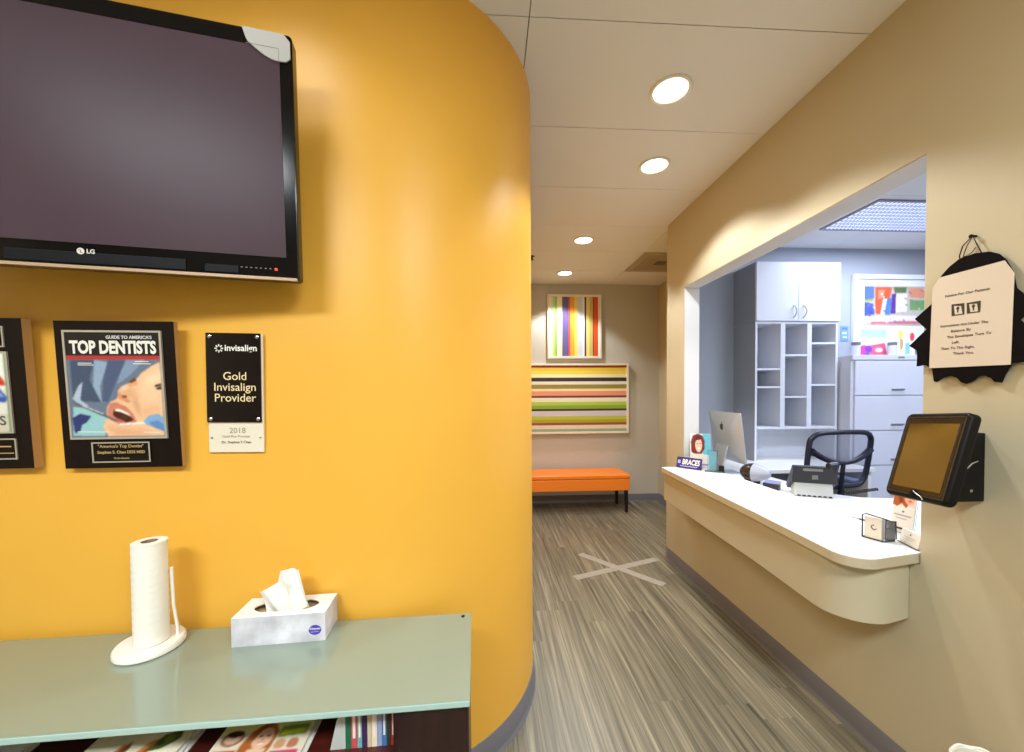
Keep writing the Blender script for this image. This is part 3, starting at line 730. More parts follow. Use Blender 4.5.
xa, xb = strip_x(210, 301)
yb_ = -0.236
face = [((228, 214, 190), rect(0.0, 0.0, 1, 1)), ((238, 226, 150), rect(0, 0.87, 1, 1)),
        ((120, 160, 70), [(0.66, 0.80), (0.96, 0.82), (0.96, 0.93), (0.66, 0.92)]), ((226, 226, 60), [(0.68, 0.82), (0.94, 0.84), (0.94, 0.88), (0.68, 0.87)]),
        ((196, 84, 60), rect(0.03, 0.62, 0.28, 0.70)), ((150, 96, 70), ell(0.16, 0.82, 0.12, 0.08)), ((232, 190, 160), ell(0.16, 0.82, 0.09, 0.06)), ((60, 40, 34), ell(0.16, 0.865, 0.09, 0.03)),
        ((176, 98, 48), [(0.28, 0.55), (0.30, 0.75), (0.34, 0.88), (0.44, 0.96), (0.56, 0.95), (0.64, 0.86), (0.64, 0.72), (0.60, 0.62), (0.62, 0.50)]),
        ((238, 190, 156), ell(0.50, 0.80, 0.105, 0.115)), ((150, 78, 40), [(0.36, 0.80), (0.40, 0.93), (0.52, 0.95), (0.44, 0.89), (0.40, 0.78)]),
        ((80, 50, 40), ell(0.465, 0.825, 0.02, 0.008)), ((80, 50, 40), ell(0.545, 0.825, 0.02, 0.008)), ((206, 140, 116), ell(0.505, 0.785, 0.012, 0.018)),
        ((250, 246, 240), ell(0.505, 0.748, 0.035, 0.012)), ((196, 80, 76), line((0.465, 0.757), (0.545, 0.757), 0.008)),
        ((236, 196, 166), rect(0.40, 0.52, 0.60, 0.70)), ((212, 70, 110), rect(0.66, 0.60, 0.96, 0.66)), ((206, 150, 110), ell(0.72, 0.73, 0.06, 0.05)), ((190, 120, 90), ell(0.86, 0.73, 0.06, 0.05)),
        ((244, 190, 60), rect(0.03, 0.48, 0.26, 0.58)), ((60, 120, 150), rect(0.66, 0.46, 0.96, 0.56))]
magazine('magazine', xa, xb, yb_, 'magazine with a smiling woman on its cover beside the row of books', face, z=SHZ + 0.0065)
magazine('magazine', xa + 0.012, xb + 0.012, yb_ - 0.002, 'magazine lying underneath the smiling woman cover, only its edge showing', None, z=SHZ)
xa, xb = strip_x(88, 179)
food = [((226, 212, 176), rect(0, 0, 1, 1)), ((236, 226, 200), rect(0.02, 0.5, 0.98, 0.98)),
        ((196, 120, 66), [(0.26, 0.62), (0.36, 0.84), (0.44, 0.80), (0.40, 0.60)]), ((120, 70, 40), [(0.36, 0.76), (0.42, 0.86), (0.46, 0.78), (0.41, 0.72)]),
        ((206, 128, 70), [(0.50, 0.60), (0.62, 0.84), (0.74, 0.88), (0.66, 0.66)]), ((150, 84, 46), [(0.58, 0.66), (0.66, 0.80), (0.70, 0.80), (0.64, 0.66)]),
        ((84, 96, 44), [(0.66, 0.74), (0.72, 0.90), (0.88, 0.95), (0.92, 0.86), (0.80, 0.76)]), ((120, 134, 62), ell(0.80, 0.86, 0.06, 0.04)), ((60, 70, 34), ell(0.74, 0.82, 0.04, 0.03)),
        ((190, 60, 40), rect(0.08, 0.2, 0.92, 0.34))]
magazine('magazine', xa, xb, yb_, 'magazine with cooked food on a cream cover, middle one on the rack shelf', food, z=SHZ + 0.013)
magazine('magazine', xa + 0.008, xb + 0.008, yb_ - 0.003, 'magazine directly under the cooked food cover', None, z=SHZ + 0.0065)
magazine('magazine', xa + 0.016, xb + 0.016, yb_ - 0.001, 'bottom magazine of the pile under the cooked food cover', None, z=SHZ)
xa, xb = strip_x(-72, 22)
magazine('magazine', xa, xb, yb_, 'pale grey magazine at the far left end of the rack shelf', [((196, 200, 196), rect(0, 0, 1, 1)), ((232, 232, 230), rect(0.62, 0, 1, 1)), ((150, 160, 160), rect(0.1, 0.6, 0.5, 0.9))], z=SHZ + 0.0065)
magazine('magazine', xa + 0.01, xb + 0.01, yb_ - 0.003, 'magazine under the pale grey one at the left end', None, z=SHZ)

# row of thin upright books, spines out
specs = [(5.5, (26, 106, 74), 'thin dark green book'), (6.5, (196, 82, 88), 'rose red book'), (5.0, (120, 172, 176), 'teal and white speckled book'), (5.5, (62, 38, 84), 'dark purple book'),
         (4.5, (206, 190, 160), 'narrow tan book'), (6.0, (232, 214, 190), 'cream book'), (5.0, (150, 160, 200), 'lavender blue book'), (5.0, (70, 116, 172), 'bright blue book'), (4.5, (52, 62, 40), 'dark olive book with pale flecks'), (5.0, (196, 60, 52), 'red and white book')]
where = ['standing first in the row beside the grey bookend', 'second in the row, right of the green one', 'third in the row on the rack shelf', 'between the teal and the tan ones', 'between the purple and the cream ones', 'in the middle of the row, widest pale spine',
         'right of the cream one', 'between the lavender and the olive ones', 'second from the right end of the row', 'last in the row, against the dark end post']
x = rxy(347.5, 745, SHZ).x; xe = -0.192
tot = sum(s[0] for s in specs); sc = (xe - x) / tot
for k, (wd, col, nm) in enumerate(specs):
    ww = wd * sc; hh = 0.120 - 0.004 * ((k * 7) % 4)
    loc = rm @ Vector((x + ww / 2, -0.335, SHZ))
    t = thing('book', nm + ' ' + where[k], 'book', loc, (0, 0, RZ), 'upright books on the rack shelf')
    cm = mat('book_cloth_%d' % k, col, 0.45, vary=0.25 if k in (2, 3, 8, 9) else 0.05, vscale=90)
    a = ww / 2 - 0.0004; m = MB()
    m.box((-a, 0, 0.0005), (a, 0.0015, hh)); m.box((-a, 0.0015, 0.0005), (-a + 0.0012, 0.16, hh)); m.box((a - 0.0012, 0.0015, 0.0005), (a, 0.16, hh)); m.build('cover', cm, t)
    MB().box((-a + 0.0012, 0.0016, 0.003), (a - 0.0012, 0.156, hh - 0.003)).build('pages', mat('page_block', (206, 202, 196), 0.8), t)
    if k in (1, 2, 5, 7, 9):
        MB().box((-a * 0.45, -0.0005, hh * 0.25), (a * 0.45, 0.0, hh * 0.8)).build('spine_title', ink((236, 226, 214)), t)
    x += ww
# bookend
xb0 = rxy(331, 752, SHZ).x; xb1 = rxy(347.5, 745, SHZ).x
m = MB(); yb0 = -0.334
m.prism([(xb0 - 0.004, yb0, SHZ + 0.0005), (xb1 - 0.001, yb0, SHZ + 0.0005), (xb1 - 0.001, yb0, SHZ + 0.098), (xb1 - 0.010, yb0, SHZ + 0.096), (xb1 - 0.022, yb0, SHZ + 0.075)], (0, 0.003, 0))
m.box((xb0 - 0.004, yb0 + 0.003, SHZ + 0.0004), (xb1 - 0.001, yb0 + 0.1, SHZ + 0.002))
for v in m.bm.verts: v.co = rm @ v.co
tag(m.build('bookend', mat('pale_grey_enamel_bookend', (186, 190, 186), 0.4)), 'pale grey slanted bookend holding the row of books', 'bookend')

# paper towel roll on its stand
bx, by = -1.025, 1.218
t = thing('paper_towel_holder', 'white paper towel roll upright on a round white stand', 'paper towel', (bx, by, GZ))
WP = mat('white_plastic', (236, 232, 224), 0.35)
MB().lathe([(0.0001, 0.0005), (0.080, 0.0005), (0.084, 0.004), (0.084, 0.017), (0.080, 0.022), (0.0001, 0.022)], n=56, cap=False).build('base', WP, t, smooth=True)
m = MB(); m.lathe([(0.008, 0.022), (0.008, 0.29), (0.005, 0.298), (0.0001, 0.299)], c=(0.008, -0.004, 0), n=16, cap=False); m.build('post', WP, t, smooth=True)
ROLL = mat('quilted_paper', (238, 234, 224), 0.9, bump=0.6, bscale=90)
m = MB(); prof = [(0.0205, 0.0235)] + [(0.042 + 0.0005 * math.sin(k * 2.1), 0.024 + 0.300 * k / 40) for k in range(41)] + [(0.0205, 0.3245), (0.0205, 0.0235)]
m.lathe(prof, c=(0.008, -0.004, 0), n=48, cap=False); m.build('paper_roll', ROLL, t, smooth=True)
m = MB(); m.lathe([(0.0203, 0.024), (0.0203, 0.324), (0.0188, 0.324), (0.0188, 0.024), (0.0203, 0.024)], c=(0.008, -0.004, 0), n=32, cap=False); m.build('cardboard_core', mat('cardboard', (150, 124, 96), 0.9), t, smooth=True)
m = MB(); m.tube([(0.060, 0.024, 0.02), (0.060, 0.024, 0.05), (0.055, 0.018, 0.12), (0.053, 0.016, 0.235)], 0.0045, 10); m.build('tension_arm', WP, t, smooth=True)

# tissue box
FL = at(231.5, 648, 2, GZ); FR = at(325.5, 640.5, 2, GZ)
ang = math.atan2((FR - FL).y, (FR - FL).x)
bw = (FR - FL).length; bd, bh = 0.118, 0.088
t = thing('tissue_box', 'pale flat tissue box with a tissue standing out of its top', 'tissue box', FL, (0, 0, ang))
BOXM = mat('marbled_carton', (206, 204, 212), 0.5, vary=0.32, vscale=11)
BOXT = mat('white_carton', (238, 236, 234), 0.5)
m = MB()
b4 = [(0, 0), (bw, 0), (bw, bd), (0, bd)]
vb = [m.bm.verts.new((x, y, 0.0006)) for x, y in b4]; vt = [m.bm.verts.new((x, y, bh)) for x, y in b4]
for k in range(4): m.bm.faces.new((vb[k], vb[(k + 1) % 4], vt[(k + 1) % 4], vt[k])).material_index = 0
m.bm.faces.new(vb[::-1])
# top with oval opening
n = 48; inner = []
for k in range(n):
    a = 2 * PI * k / n; cx_, sy_ = math.cos(a), math.sin(a)
    q = 1.0 - 0.16 * (abs(cx_) < 0.55)
    inner.append(m.bm.verts.new((bw / 2 + 0.096 * cx_, bd / 2 + 0.042 * sy_ * q, bh)))
outer = []
def boxhit(a):
    c_, s_ = math.cos(a), math.sin(a); k = min((bw / 2) / abs(c_) if abs(c_) > 1e-6 else 9, (bd / 2) / abs(s_) if abs(s_) > 1e-6 else 9)
    return (bw / 2 + c_ * k, bd / 2 + s_ * k)
angs = [2 * PI * k / n for k in range(n)]
ca = [math.atan2(s * bd, c_ * bw) % (2 * PI) for c_, s in ((1, 1), (-1, 1), (-1, -1), (1, -1))]
for k in range(n):
    a = angs[k]
    for c0 in ca:
        if abs(c0 - a) <= PI / n + 1e-6: a = c0
    outer.append(m.bm.verts.new((*boxhit(a), bh)))
for k in range(n): m.bm.faces.new((outer[k], outer[(k + 1) % n], inner[(k + 1) % n], inner[k])).material_index = 1
low = [m.bm.verts.new((v.co.x, v.co.y, bh - 0.004)) for v in inner]
for k in range(n): m.bm.faces.new((inner[k], inner[(k + 1) % n], low[(k + 1) % n], low[k])).material_index = 1
m.build('carton', [BOXM, BOXT], t, recalc=False)
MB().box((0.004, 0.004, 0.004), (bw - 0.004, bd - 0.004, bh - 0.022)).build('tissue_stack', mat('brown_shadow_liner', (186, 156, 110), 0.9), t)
art('purple_badge', [((78, 62, 168), ell(bw - 0.030, 0.036, 0.0185, 0.0155)), ], t, y0=-0.0004)
letters('Kleenex', 0.0095, ink((236, 232, 246)), t, bw - 0.030, 0.040, -0.0008, bold=0.02, ext=0.0001)
m = MB(); m.flat(line((bw - 0.042, 0.030), (bw - 0.019, 0.031), 0.002), -0.0009); m.build('badge_line', ink((176, 170, 226)), t)
# tissue: a gathered sheet with folds
TS = mat('tissue_paper', (240, 238, 232), 0.9)
m = MB(); NU, NV = 22, 14; G = []
def sheet(u, v):
    # v 0 at the slot, 1 at the top; outline widens below and leans
    xl = bw * 0.46 + (-0.046 * (1 - v) - 0.016 * v); xr2 = bw * 0.46 + (0.080 * (1 - v) + 0.044 * v)
    x = xl + (xr2 - xl) * u
    y = bd * 0.5 + 0.016 * math.sin(u * 9 + v * 2) * (1 - 0.55 * v) + 0.012 * v + 0.006 * math.sin(u * 23 + 3 * v) * (1 - v)
    z = bh - 0.020 + (0.134 + 0.004 * math.sin(u * 5)) * v - 0.010 * (1 - u) * v * v
    return (x, y, z)
for i in range(NU + 1): G.append([m.bm.verts.new(sheet(i / NU, j / NV)) for j in range(NV + 1)])
for i in range(NU):
    for j in range(NV): m.bm.faces.new((G[i][j], G[i + 1][j], G[i + 1][j + 1], G[i][j + 1]))
G = []
def flap(u, v):
    x = bw * 0.46 - 0.046 + u * 0.062 - 0.016 * v * (1 - u)
    y = bd * 0.42 + 0.008 * math.sin(u * 7 + v * 3) - 0.010 * v
    z = bh - 0.018 + v * (0.076 + 0.034 * u)
    return (x, y, z)
for i in range(13): G.append([m.bm.verts.new(flap(i / 12, j / 8)) for j in range(9)])
for i in range(12):
    for j in range(8): m.bm.faces.new((G[i][j], G[i + 1][j], G[i + 1][j + 1], G[i][j + 1]))
m.build('tissue', TS, t, smooth=True, recalc=False)

# ------------------------------------------------------------------ right wall: hanging sign, tablet kiosk, waste bin
XS = XW - 0.016
def sgn(px, py): q = at(px, py, 0, XS); return (-(q.y - 1.177), q.z - 1.69)
t = thing('hanging_notice', 'black spiky die-cut board with a typed paper notice hanging on right wall', 'notice', (XS, 1.177, 1.69), (0, 0, R_(-90)))
olp = [(941.6, 275.3), (949, 267), (959.6, 258.5), (974.7, 253.2), (988.7, 251.5), (998, 253.8), (1005, 259.6), (1012, 271), (1015.4, 288), (1036, 304), (1019, 320), (1044, 338), (1034, 352), (1036, 366), (1024, 362), (1011.5, 363),
       (1006.8, 369.4), (1003, 376.6), (1000.8, 382.6), (994.2, 382), (991.2, 378.4), (984, 375.4), (976.8, 376.6), (970.8, 381.4), (966, 383.8), (961.3, 382.6), (956.5, 377.8), (949.3, 375.7), (942, 377.8), (936, 382), (933.7, 381.4),
       (932, 369.4), (925, 364.8), (916.4, 366.4), (917, 357.5), (916.4, 350.3), (909, 346), (926.3, 329.3), (914.6, 319), (931.6, 304), (933, 288)]
MB().prism([(x, 0, z) for x, z in (sgn(*q) for q in olp)], (0, 0.006, 0)).build('black_board', mat('black_foam_board', (14, 9, 8), 0.8, spec=0.1), t)
pap = [(932.9, 288), (939.9, 277.6), (1005, 260.4), (1014.8, 273), (1011, 364.6), (929.5, 368.2)]
sheet_o = MB().prism([(x, -0.0016, z) for x, z in (sgn(*q) for q in pap)], (0, 0.0012, 0)).build('paper_sheet', mat('cream_paper', (208, 192, 172), 0.8), t)
TI = mat('type_ink', (70, 60, 52), 0.6)
def row(txt, px0_, py0_, px1_, py1_, size, bold=0.012):
    a = sgn(px0_, py0_); b = sgn(px1_, py1_)
    o = letters(txt, size, TI, t, (a[0] + b[0]) / 2, (a[1] + b[1]) / 2, -0.0022, bold=bold, ext=0.0001)
    wdt = max(v.co.x for v in o.data.vertices) - min(v.co.x for v in o.data.vertices)
    o.scale.x = (b[0] - a[0]) / wdt
    o.rotation_euler = (0, -math.atan2(b[1] - a[1], b[0] - a[0]), 0)
row('Notice For Our Patients', 945.7, 296.5, 990.5, 288.5, 0.0115)
row('Instructions Are Under The', 941, 326.5, 988.5, 321.5, 0.0115)
row('Balance By', 951.5, 331.5, 971.5, 329, 0.0115)
row('The Envelopes Turn To', 947.5, 337.5, 992, 332.5, 0.0115)
row('Left.', 952.5, 342.8, 960, 341.8, 0.0115)
row('Then To The Right.', 941.5, 349, 975.5, 346.5, 0.0115)
row('Thank You.', 953.5, 353.6, 974.5, 352.4, 0.0115)
DI = (58, 50, 44); PI_ = (206, 196, 176)
lay = []
for q in (((952, 304.5), (965, 303), (965, 314.5), (952, 316.3)), ((967.3, 303), (981.5, 300.5), (980.8, 312), (967.5, 313.8))):
    P4 = [sgn(*p) for p in q]; c = (sum(p[0] for p in P4) / 4, sum(p[1] for p in P4) / 4)
    lay.append((DI, P4)); lay.append((PI_, [(c[0] + (p[0] - c[0]) * s_[0], c[1] + (p[1] - c[1]) * s_[1]) for p, s_ in zip(P4, ((0.62, 0.7), (0.5, 0.55), (0.7, 0.8), (0.45, 0.8)))]))
    lay.append((DI, ell(c[0], c[1] + 0.004, 0.0045, 0.006, 12))); lay.append((DI, rect(c[0] - 0.002, c[1] - 0.01, c[0] + 0.002, c[1])))
art('icon_print', lay, t, y0=-0.0017, step=0.00012)
a = sgn(959.6, 259); b = sgn(971.5, 235.5); c = sgn(982, 252.5); d = sgn(976, 249)
m = MB(); m.tube([(a[0], 0.003, a[1] - 0.01), (a[0] + 0.001, -0.002, a[1] + 0.01), ((a[0] + b[0]) / 2 - 0.004, -0.004, (a[1] + b[1]) / 2 + 0.006), (b[0], 0.004, b[1]), ((b[0] + c[0]) / 2, 0.0, (b[1] + c[1]) / 2), (c[0], 0.003, c[1] - 0.008)], 0.0017, 8)
m.tube([(a[0] + 0.004, 0.003, a[1] - 0.006), ((a[0] + b[0]) / 2 + 0.004, -0.001, (a[1] + b[1]) / 2 + 0.002), (b[0] - 0.001, 0.004, b[1] - 0.004)], 0.0012, 6)
m.tube([(a[0] + 0.002, 0.0, a[1]), (d[0] - 0.01, -0.001, d[1] - 0.008), (d[0], 0.0, d[1] + 0.006)], 0.0012, 6)
m.build('hanging_wire', mat('black_wire', (30, 26, 24), 0.5), t, smooth=True)
m = MB(); m.lathe([(0.004, -0.016), (0.004, 0.0), (0.006, 0.001), (0.006, 0.003), (0.0001, 0.004)], c=(b[0], 0, b[1] - 0.002), n=12, axis='y'); m.build('wall_hook', BLACK, t)

# tablet kiosk: enclosure facing the yellow wall, leaning back, on a wall arm
TC = Vector((0, 0, EYE)) + (Vector((1.267, 1.06, 1.274)) - Vector((0, 0, EYE))) * 1.09
t = thing('tablet_kiosk', 'black framed check-in tablet on a wall arm beside the reception window', 'tablet', TC, (-0.293, -0.068, -1.762))
w2, h2 = 0.218 / 2, 0.2856 / 2
m = MB()
m.prism([(x, 0, z) for x, z in rrect(-w2, -h2, w2, h2, 0.02)], (0, 0.03, 0)); m.build('enclosure', SATINB, t, bevel=0.006, seg=3, smooth=True)
TSC = mat('tablet_glass', (34, 22, 10), 0.08, spec=1.0, ior=1.85)
MB().prism([(x, -0.0012, z) for x, z in rrect(-w2 + 0.016, -h2 + 0.018, w2 - 0.016, h2 - 0.018, 0.006)], (0, 0.0012, 0)).build('bezel', mat('tablet_bezel', (34, 24, 16), 0.25), t)
MB().box((-w2 + 0.025, -0.002, -h2 + 0.034), (w2 - 0.025, -0.001, h2 - 0.036)).build('screen', TSC, t)
m = MB(); m.flat(ell(0, h2 - 0.027, 0.003, 0.003, 12), -0.0016); m.build('front_camera', GLOSSB, t)
m = MB(); m.lathe([(0.012, 0), (0.012, 0.003), (0.009, 0.004), (0.0001, 0.0042)], c=(0, -0.001, -h2 + 0.021), n=20, axis='y'); m.build('home_button_cover', SATINB, t, smooth=True)
m = MB(); m.tube([(0.002, -0.005, -h2 + 0.026), (0.014, -0.006, -h2 + 0.02), (0.034, -0.006, -h2 + 0.012), (0.04, -0.003, -h2 + 0.004)], 0.0016, 6); m.build('silver_clip', CHROME, t)
m = MB(); frame_ring(m, -w2 + 0.011, -h2 + 0.013, w2 - 0.011, h2 - 0.013, 0.0035, -0.0022, 0.001); m.build('frame_lip', mat('dark_bronze_lip', (58, 48, 36), 0.3), t, bevel=0.001)
# wall box and arm, made in room coordinates under the same thing
tinv = (Matrix.Translation(TC) @ Matrix.Rotation(-1.762, 4, 'Z') @ Matrix.Rotation(-0.068, 4, 'Y') @ Matrix.Rotation(-0.293, 4, 'X')).inverted()
def in_t(m):
    for v in m.bm.verts: v.co = tinv @ v.co
    return m
m = MB(); m.box((XW - 0.10, 1.135, 1.112), (XW - 0.001, 1.235, 1.33)); in_t(m).build('wall_box', BLACK, t, bevel=0.004)
m = MB(); bq = TC + Vector((0.03, 0.015, 0.0)); m.tube([bq, (XW - 0.09, 1.19, 1.235)], 0.03, 16); in_t(m).build('arm', BLACK, t, smooth=True)
m = MB(); m.tube([(XW - 0.088, 1.131, 1.205), (XW - 0.07, 1.129, 1.222), (XW - 0.055, 1.129, 1.236), (XW - 0.034, 1.131, 1.242)], 0.0026, 8); in_t(m).build('latch_lever', CHROME, t, smooth=True)
m = MB(); m.lathe([(0.005, 0), (0.005, 0.002), (0.0001, 0.003)], c=(XW - 0.05, 1.1345, 1.148), n=14, axis='y'); in_t(m).build('lock_screw', CHROME, t)

# waste bin against the right wall
bc = Vector((1.452, 1.025, 0))
t = thing('waste_bin', 'small round white waste bin by the right wall at bottom edge', 'bin', bc)
m = MB(); m.lathe([(0.0001, 0.0008), (0.066, 0.0008), (0.068, 0.006), (0.080, 0.348), (0.083, 0.354), (0.081, 0.358), (0.077, 0.355), (0.065, 0.012), (0.0001, 0.010)], n=48, cap=False)
m.build('shell', mat('bin_white', (224, 220, 206), 0.35), t, smooth=True)
m = MB(); m.lathe([(0.0825, 0.326), (0.0855, 0.328), (0.0865, 0.356), (0.0845, 0.3615), (0.079, 0.360), (0.076, 0.326), (0.070, 0.14)], n=48, cap=False)
for v in m.bm.verts: v.co.z += 0.004 * math.sin(9 * math.atan2(v.co.y, v.co.x)) * (0.6 if v.co.z > 0.34 else 1)
m.build('bin_liner', mat('liner_white', (228, 224, 212), 0.5), t, smooth=True)

# ------------------------------------------------------------------ office furniture seen through the opening
DZ = 0.83
desk = thing('office_desk', 'white work desk along the inside of the reception counter', 'desk', (0, 0, 0))
out = [(1.735, 1.34), (2.62, 1.34), (2.62, 2.02), (2.5, 2.14), (2.22, 2.2), (2.12, 2.3), (2.10, 2.995), (1.735, 2.995)]
MB().prism([(x, y, DZ - 0.03) for x, y in out], (0, 0, 0.03)).build('desktop', WHITE, desk, bevel=0.002)
m = MB(); m.box((1.76, 1.36, 0.001), (1.79, 2.98, DZ - 0.03)); m.build('modesty_panel', WHITE, desk)
m = MB(); m.box((2.58, 1.36, 0.001), (2.61, 2.0, DZ - 0.03)); m.build('side_panel', WHITE, desk)
desk = thing('back_desk', 'white back desk along the office wall carrying the cubby shelf', 'desk', (0, 0, 0))
out = [(1.735, 2.997), (2.12, 2.997), (2.2, 3.04), (3.20, 3.04), (3.20, 3.775), (1.86, 3.775), (1.735, 3.6)]
MB().prism([(x, y, DZ - 0.03) for x, y in out], (0, 0, 0.03)).build('desktop', WHITE, desk, bevel=0.002)
m = MB(); m.box((3.165, 3.07, 0.001), (3.195, 3.76, DZ - 0.03)); m.build('side_panel', WHITE, desk)
m = MB(); m.box((1.76, 3.02, 0.001), (1.79, 3.55, DZ - 0.03)); m.build('side_panel', WHITE, desk)

CF, CB = 3.45, OBY - 0.001
# upper cabinet with two doors
t = thing('wall_cabinet', 'white two-door cabinet mounted above the cubby shelves', 'cabinet', (2.45, CF, 2.122))
cw = 0.815; chh = 0.545
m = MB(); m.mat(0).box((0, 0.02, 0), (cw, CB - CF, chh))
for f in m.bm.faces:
    if all(abs(v.co.x) < 1e-6 for v in f.verts): f.material_index = 1  # left face takes the painted-in shade tone
m.build('body', [CABW, CABSHADE], t)
for k in range(2):
    d0 = 0.002 + k * (cw / 2); d1 = d0 + cw / 2 - 0.004
    dr = MB().box((d0, 0, 0.003), (d1, 0.019, chh - 0.002)).build('door', CABW, t, bevel=0.0015)
    hx = d1 - 0.045 if k == 0 else d0 + 0.045
    MB().tube([(hx, 0.001, 0.035), (hx, -0.016, 0.045), (hx + 0.008, -0.028, 0.08), (hx + 0.008, -0.028, 0.1), (hx, -0.016, 0.135), (hx, 0.001, 0.145)], 0.0055, 8).build('handle', SILVER, dr, smooth=True)
# cubby unit
t = thing('cubby_shelf', 'white open cubby shelf unit standing on the office desk under the cabinet', 'shelf unit', (2.45, CF + 0.01, DZ))
cw = 0.80; top_z = 2.12 - DZ; dpt = CB - CF - 0.012
zc = 1.145 - DZ
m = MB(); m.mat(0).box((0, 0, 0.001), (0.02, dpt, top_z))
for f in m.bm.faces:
    if all(abs(v.co.x) < 1e-6 for v in f.verts): f.material_index = 1  # cubby's left face gets the same painted shade
m.build('side_panel', [CABW, CABSHADE], t)
m = MB(); m.box((cw - 0.02, 0, 0.001), (cw, dpt, top_z)); m.build('side_panel', CABW, t)
MB().box((0.02, dpt - 0.012, 0.001), (cw - 0.02, dpt, top_z)).build('back_panel', CABW, t)
MB().box((0.02, 0, top_z - 0.02), (cw - 0.02, dpt - 0.012, top_z)).build('top_panel', CABW, t)
MB().box((0.02, 0, zc - 0.02), (cw - 0.02, dpt - 0.012, zc)).build('bottom_shelf', CABW, t)
MB().box((0.02, dpt - 0.06, 0.001), (cw - 0.02, dpt - 0.04, zc - 0.02)).build('lower_panel', CABW, t)
c1, c2 = cw * 0.333, cw * 0.655
for cx_ in (c1, c2): MB().box((cx_ - 0.022, 0, zc), (cx_ + 0.022, dpt - 0.012, top_z - 0.02)).build('divider', CABW, t)
cols = ((0.02, c1 - 0.022), (c1 + 0.022, c2 - 0.022), (c2 + 0.022, cw - 0.02))
def zrow(py): return at(790, py, 1, CF).z - DZ
for (xa, xb), rows in zip(cols, ((368, 386), (354, 396), (342, 384))):
    for py in rows: MB().box((xa, 0.002, zrow(py) - 0.018), (xb, dpt - 0.012, zrow(py))).build('shelf', CABW, t)

# lateral file cabinet
t = thing('file_cabinet', 'pale grey lateral file cabinet with wide drawers beside the cubby unit', 'cabinet', (3.272, 3.33, 0))
fw_, fh, fd = 0.93, 1.80, 0.44
MB().box((0, 0.018, 0.001), (fw_, fd, fh)).build('body', FILEW, t, bevel=0.003)
MB().box((0.0, 0, fh - 0.045), (fw_, 0.018, fh)).build('top_rail', FILEW, t, bevel=0.002)
zd = [fh - 0.05 - k * 0.318 for k in range(6)]
for k in range(5):
    z1_, z0_ = zd[k] - 0.004, zd[k + 1] + 0.004
    dr = MB().box((0.028, 0, z0_), (fw_ - 0.028, 0.0175, z1_)).build('drawer', FILEW, t, bevel=0.002)
    m = MB(); xc = fw_ / 2 - 0.03; m.box((xc - 0.06, -0.014, z0_ + 0.045), (xc + 0.06, -0.001, z0_ + 0.058)); m.build('handle', STEEL, dr, bevel=0.002)
MB().box((fw_ / 2 - 0.03, -0.002, fh - 0.028), (fw_ / 2 + 0.03, 0, fh - 0.016)).build('name_badge', STEEL, t)

# framed picture on the office wall (plain abstract colour blocks)
q0 = at(854, 274, 1, OBY - 0.03); q1 = at(866, 285, 1, OBY - 0.03); q2 = at(866, 325, 1, OBY - 0.03)
fwid, fhei = 1.0, 0.74
t = thing('framed_poster', 'white framed colourful abstract picture on the office back wall', 'picture', (q0.x + fwid / 2, OBY - 0.001, q0.z - fhei / 2))
m = MB(); frame_ring(m, -fwid / 2, -fhei / 2, fwid / 2, fhei / 2, 0.045, -0.035, 0); m.build('frame', mat('white_gloss_frame', (236, 238, 242), 0.3), t, bevel=0.003)
MB().box((-fwid / 2 + 0.045, -0.014, -fhei / 2 + 0.045), (fwid / 2 - 0.045, 0, fhei / 2 - 0.045)).build('mat_board', mat('white_matboard', (240, 240, 242), 0.8), t)
ax0, az1 = -fwid / 2 + 0.13, fhei / 2 - 0.115; ax1, az0 = fwid / 2 - 0.13, -fhei / 2 + 0.225
aw, ah = ax1 - ax0, az1 - az0
def ap_(pts): return [(ax0 + aw * u, az1 - ah * v) for u, v in pts]
lay = [((196, 190, 176), rect(ax0, az0, ax1, az1)), ((96, 120, 170), ap_([(0, 0), (0.14, 0), (0.14, 0.32), (0, 0.36)])), ((84, 96, 190), ap_([(0, 0.40), (0.13, 0.45), (0.15, 0.72), (0, 0.76)])),
       ((222, 96, 60), ap_([(0.15, 0.03), (0.40, 0.02), (0.36, 0.40), (0.28, 0.72), (0.16, 0.70)])), ((238, 140, 110), ap_([(0.2, 0.1), (0.3, 0.08), (0.26, 0.3), (0.19, 0.34)])),
       ((240, 240, 238), ap_([(0.27, 0.32), (0.33, 0.3), (0.30, 0.74), (0.23, 0.74)])), ((84, 130, 200), ap_([(0.33, 0.32), (0.40, 0.3), (0.37, 0.72), (0.29, 0.72)])), ((96, 60, 150), ap_([(0.40, 0.2), (0.46, 0.18), (0.45, 0.7), (0.38, 0.7)])),
       ((98, 118, 74), ap_([(0.42, 0.02), (0.62, 0.02), (0.60, 0.16), (0.44, 0.16)])), ((236, 232, 226), ap_([(0.46, 0.2), (0.62, 0.18), (0.62, 0.64), (0.46, 0.66)])), ((226, 150, 116), ap_([(0.64, 0.04), (0.98, 0.04), (0.98, 0.3), (0.66, 0.28)])),
       ((120, 160, 100), ap_([(0.66, 0.34), (0.98, 0.36), (0.98, 0.6), (0.66, 0.6)])), ((236, 222, 232), ap_([(0, 0.78), (0.5, 0.74), (1, 0.76), (1, 0.92), (0.5, 0.90), (0, 0.94)])), ((210, 120, 120), ap_([(0.1, 0.9), (0.9, 0.88), (0.9, 0.95), (0.1, 0.97)])), ((150, 170, 60), ap_([(0.02, 0.34), (0.12, 0.34), (0.12, 0.38), (0.02, 0.38)]))]
rr2 = random.Random(3)
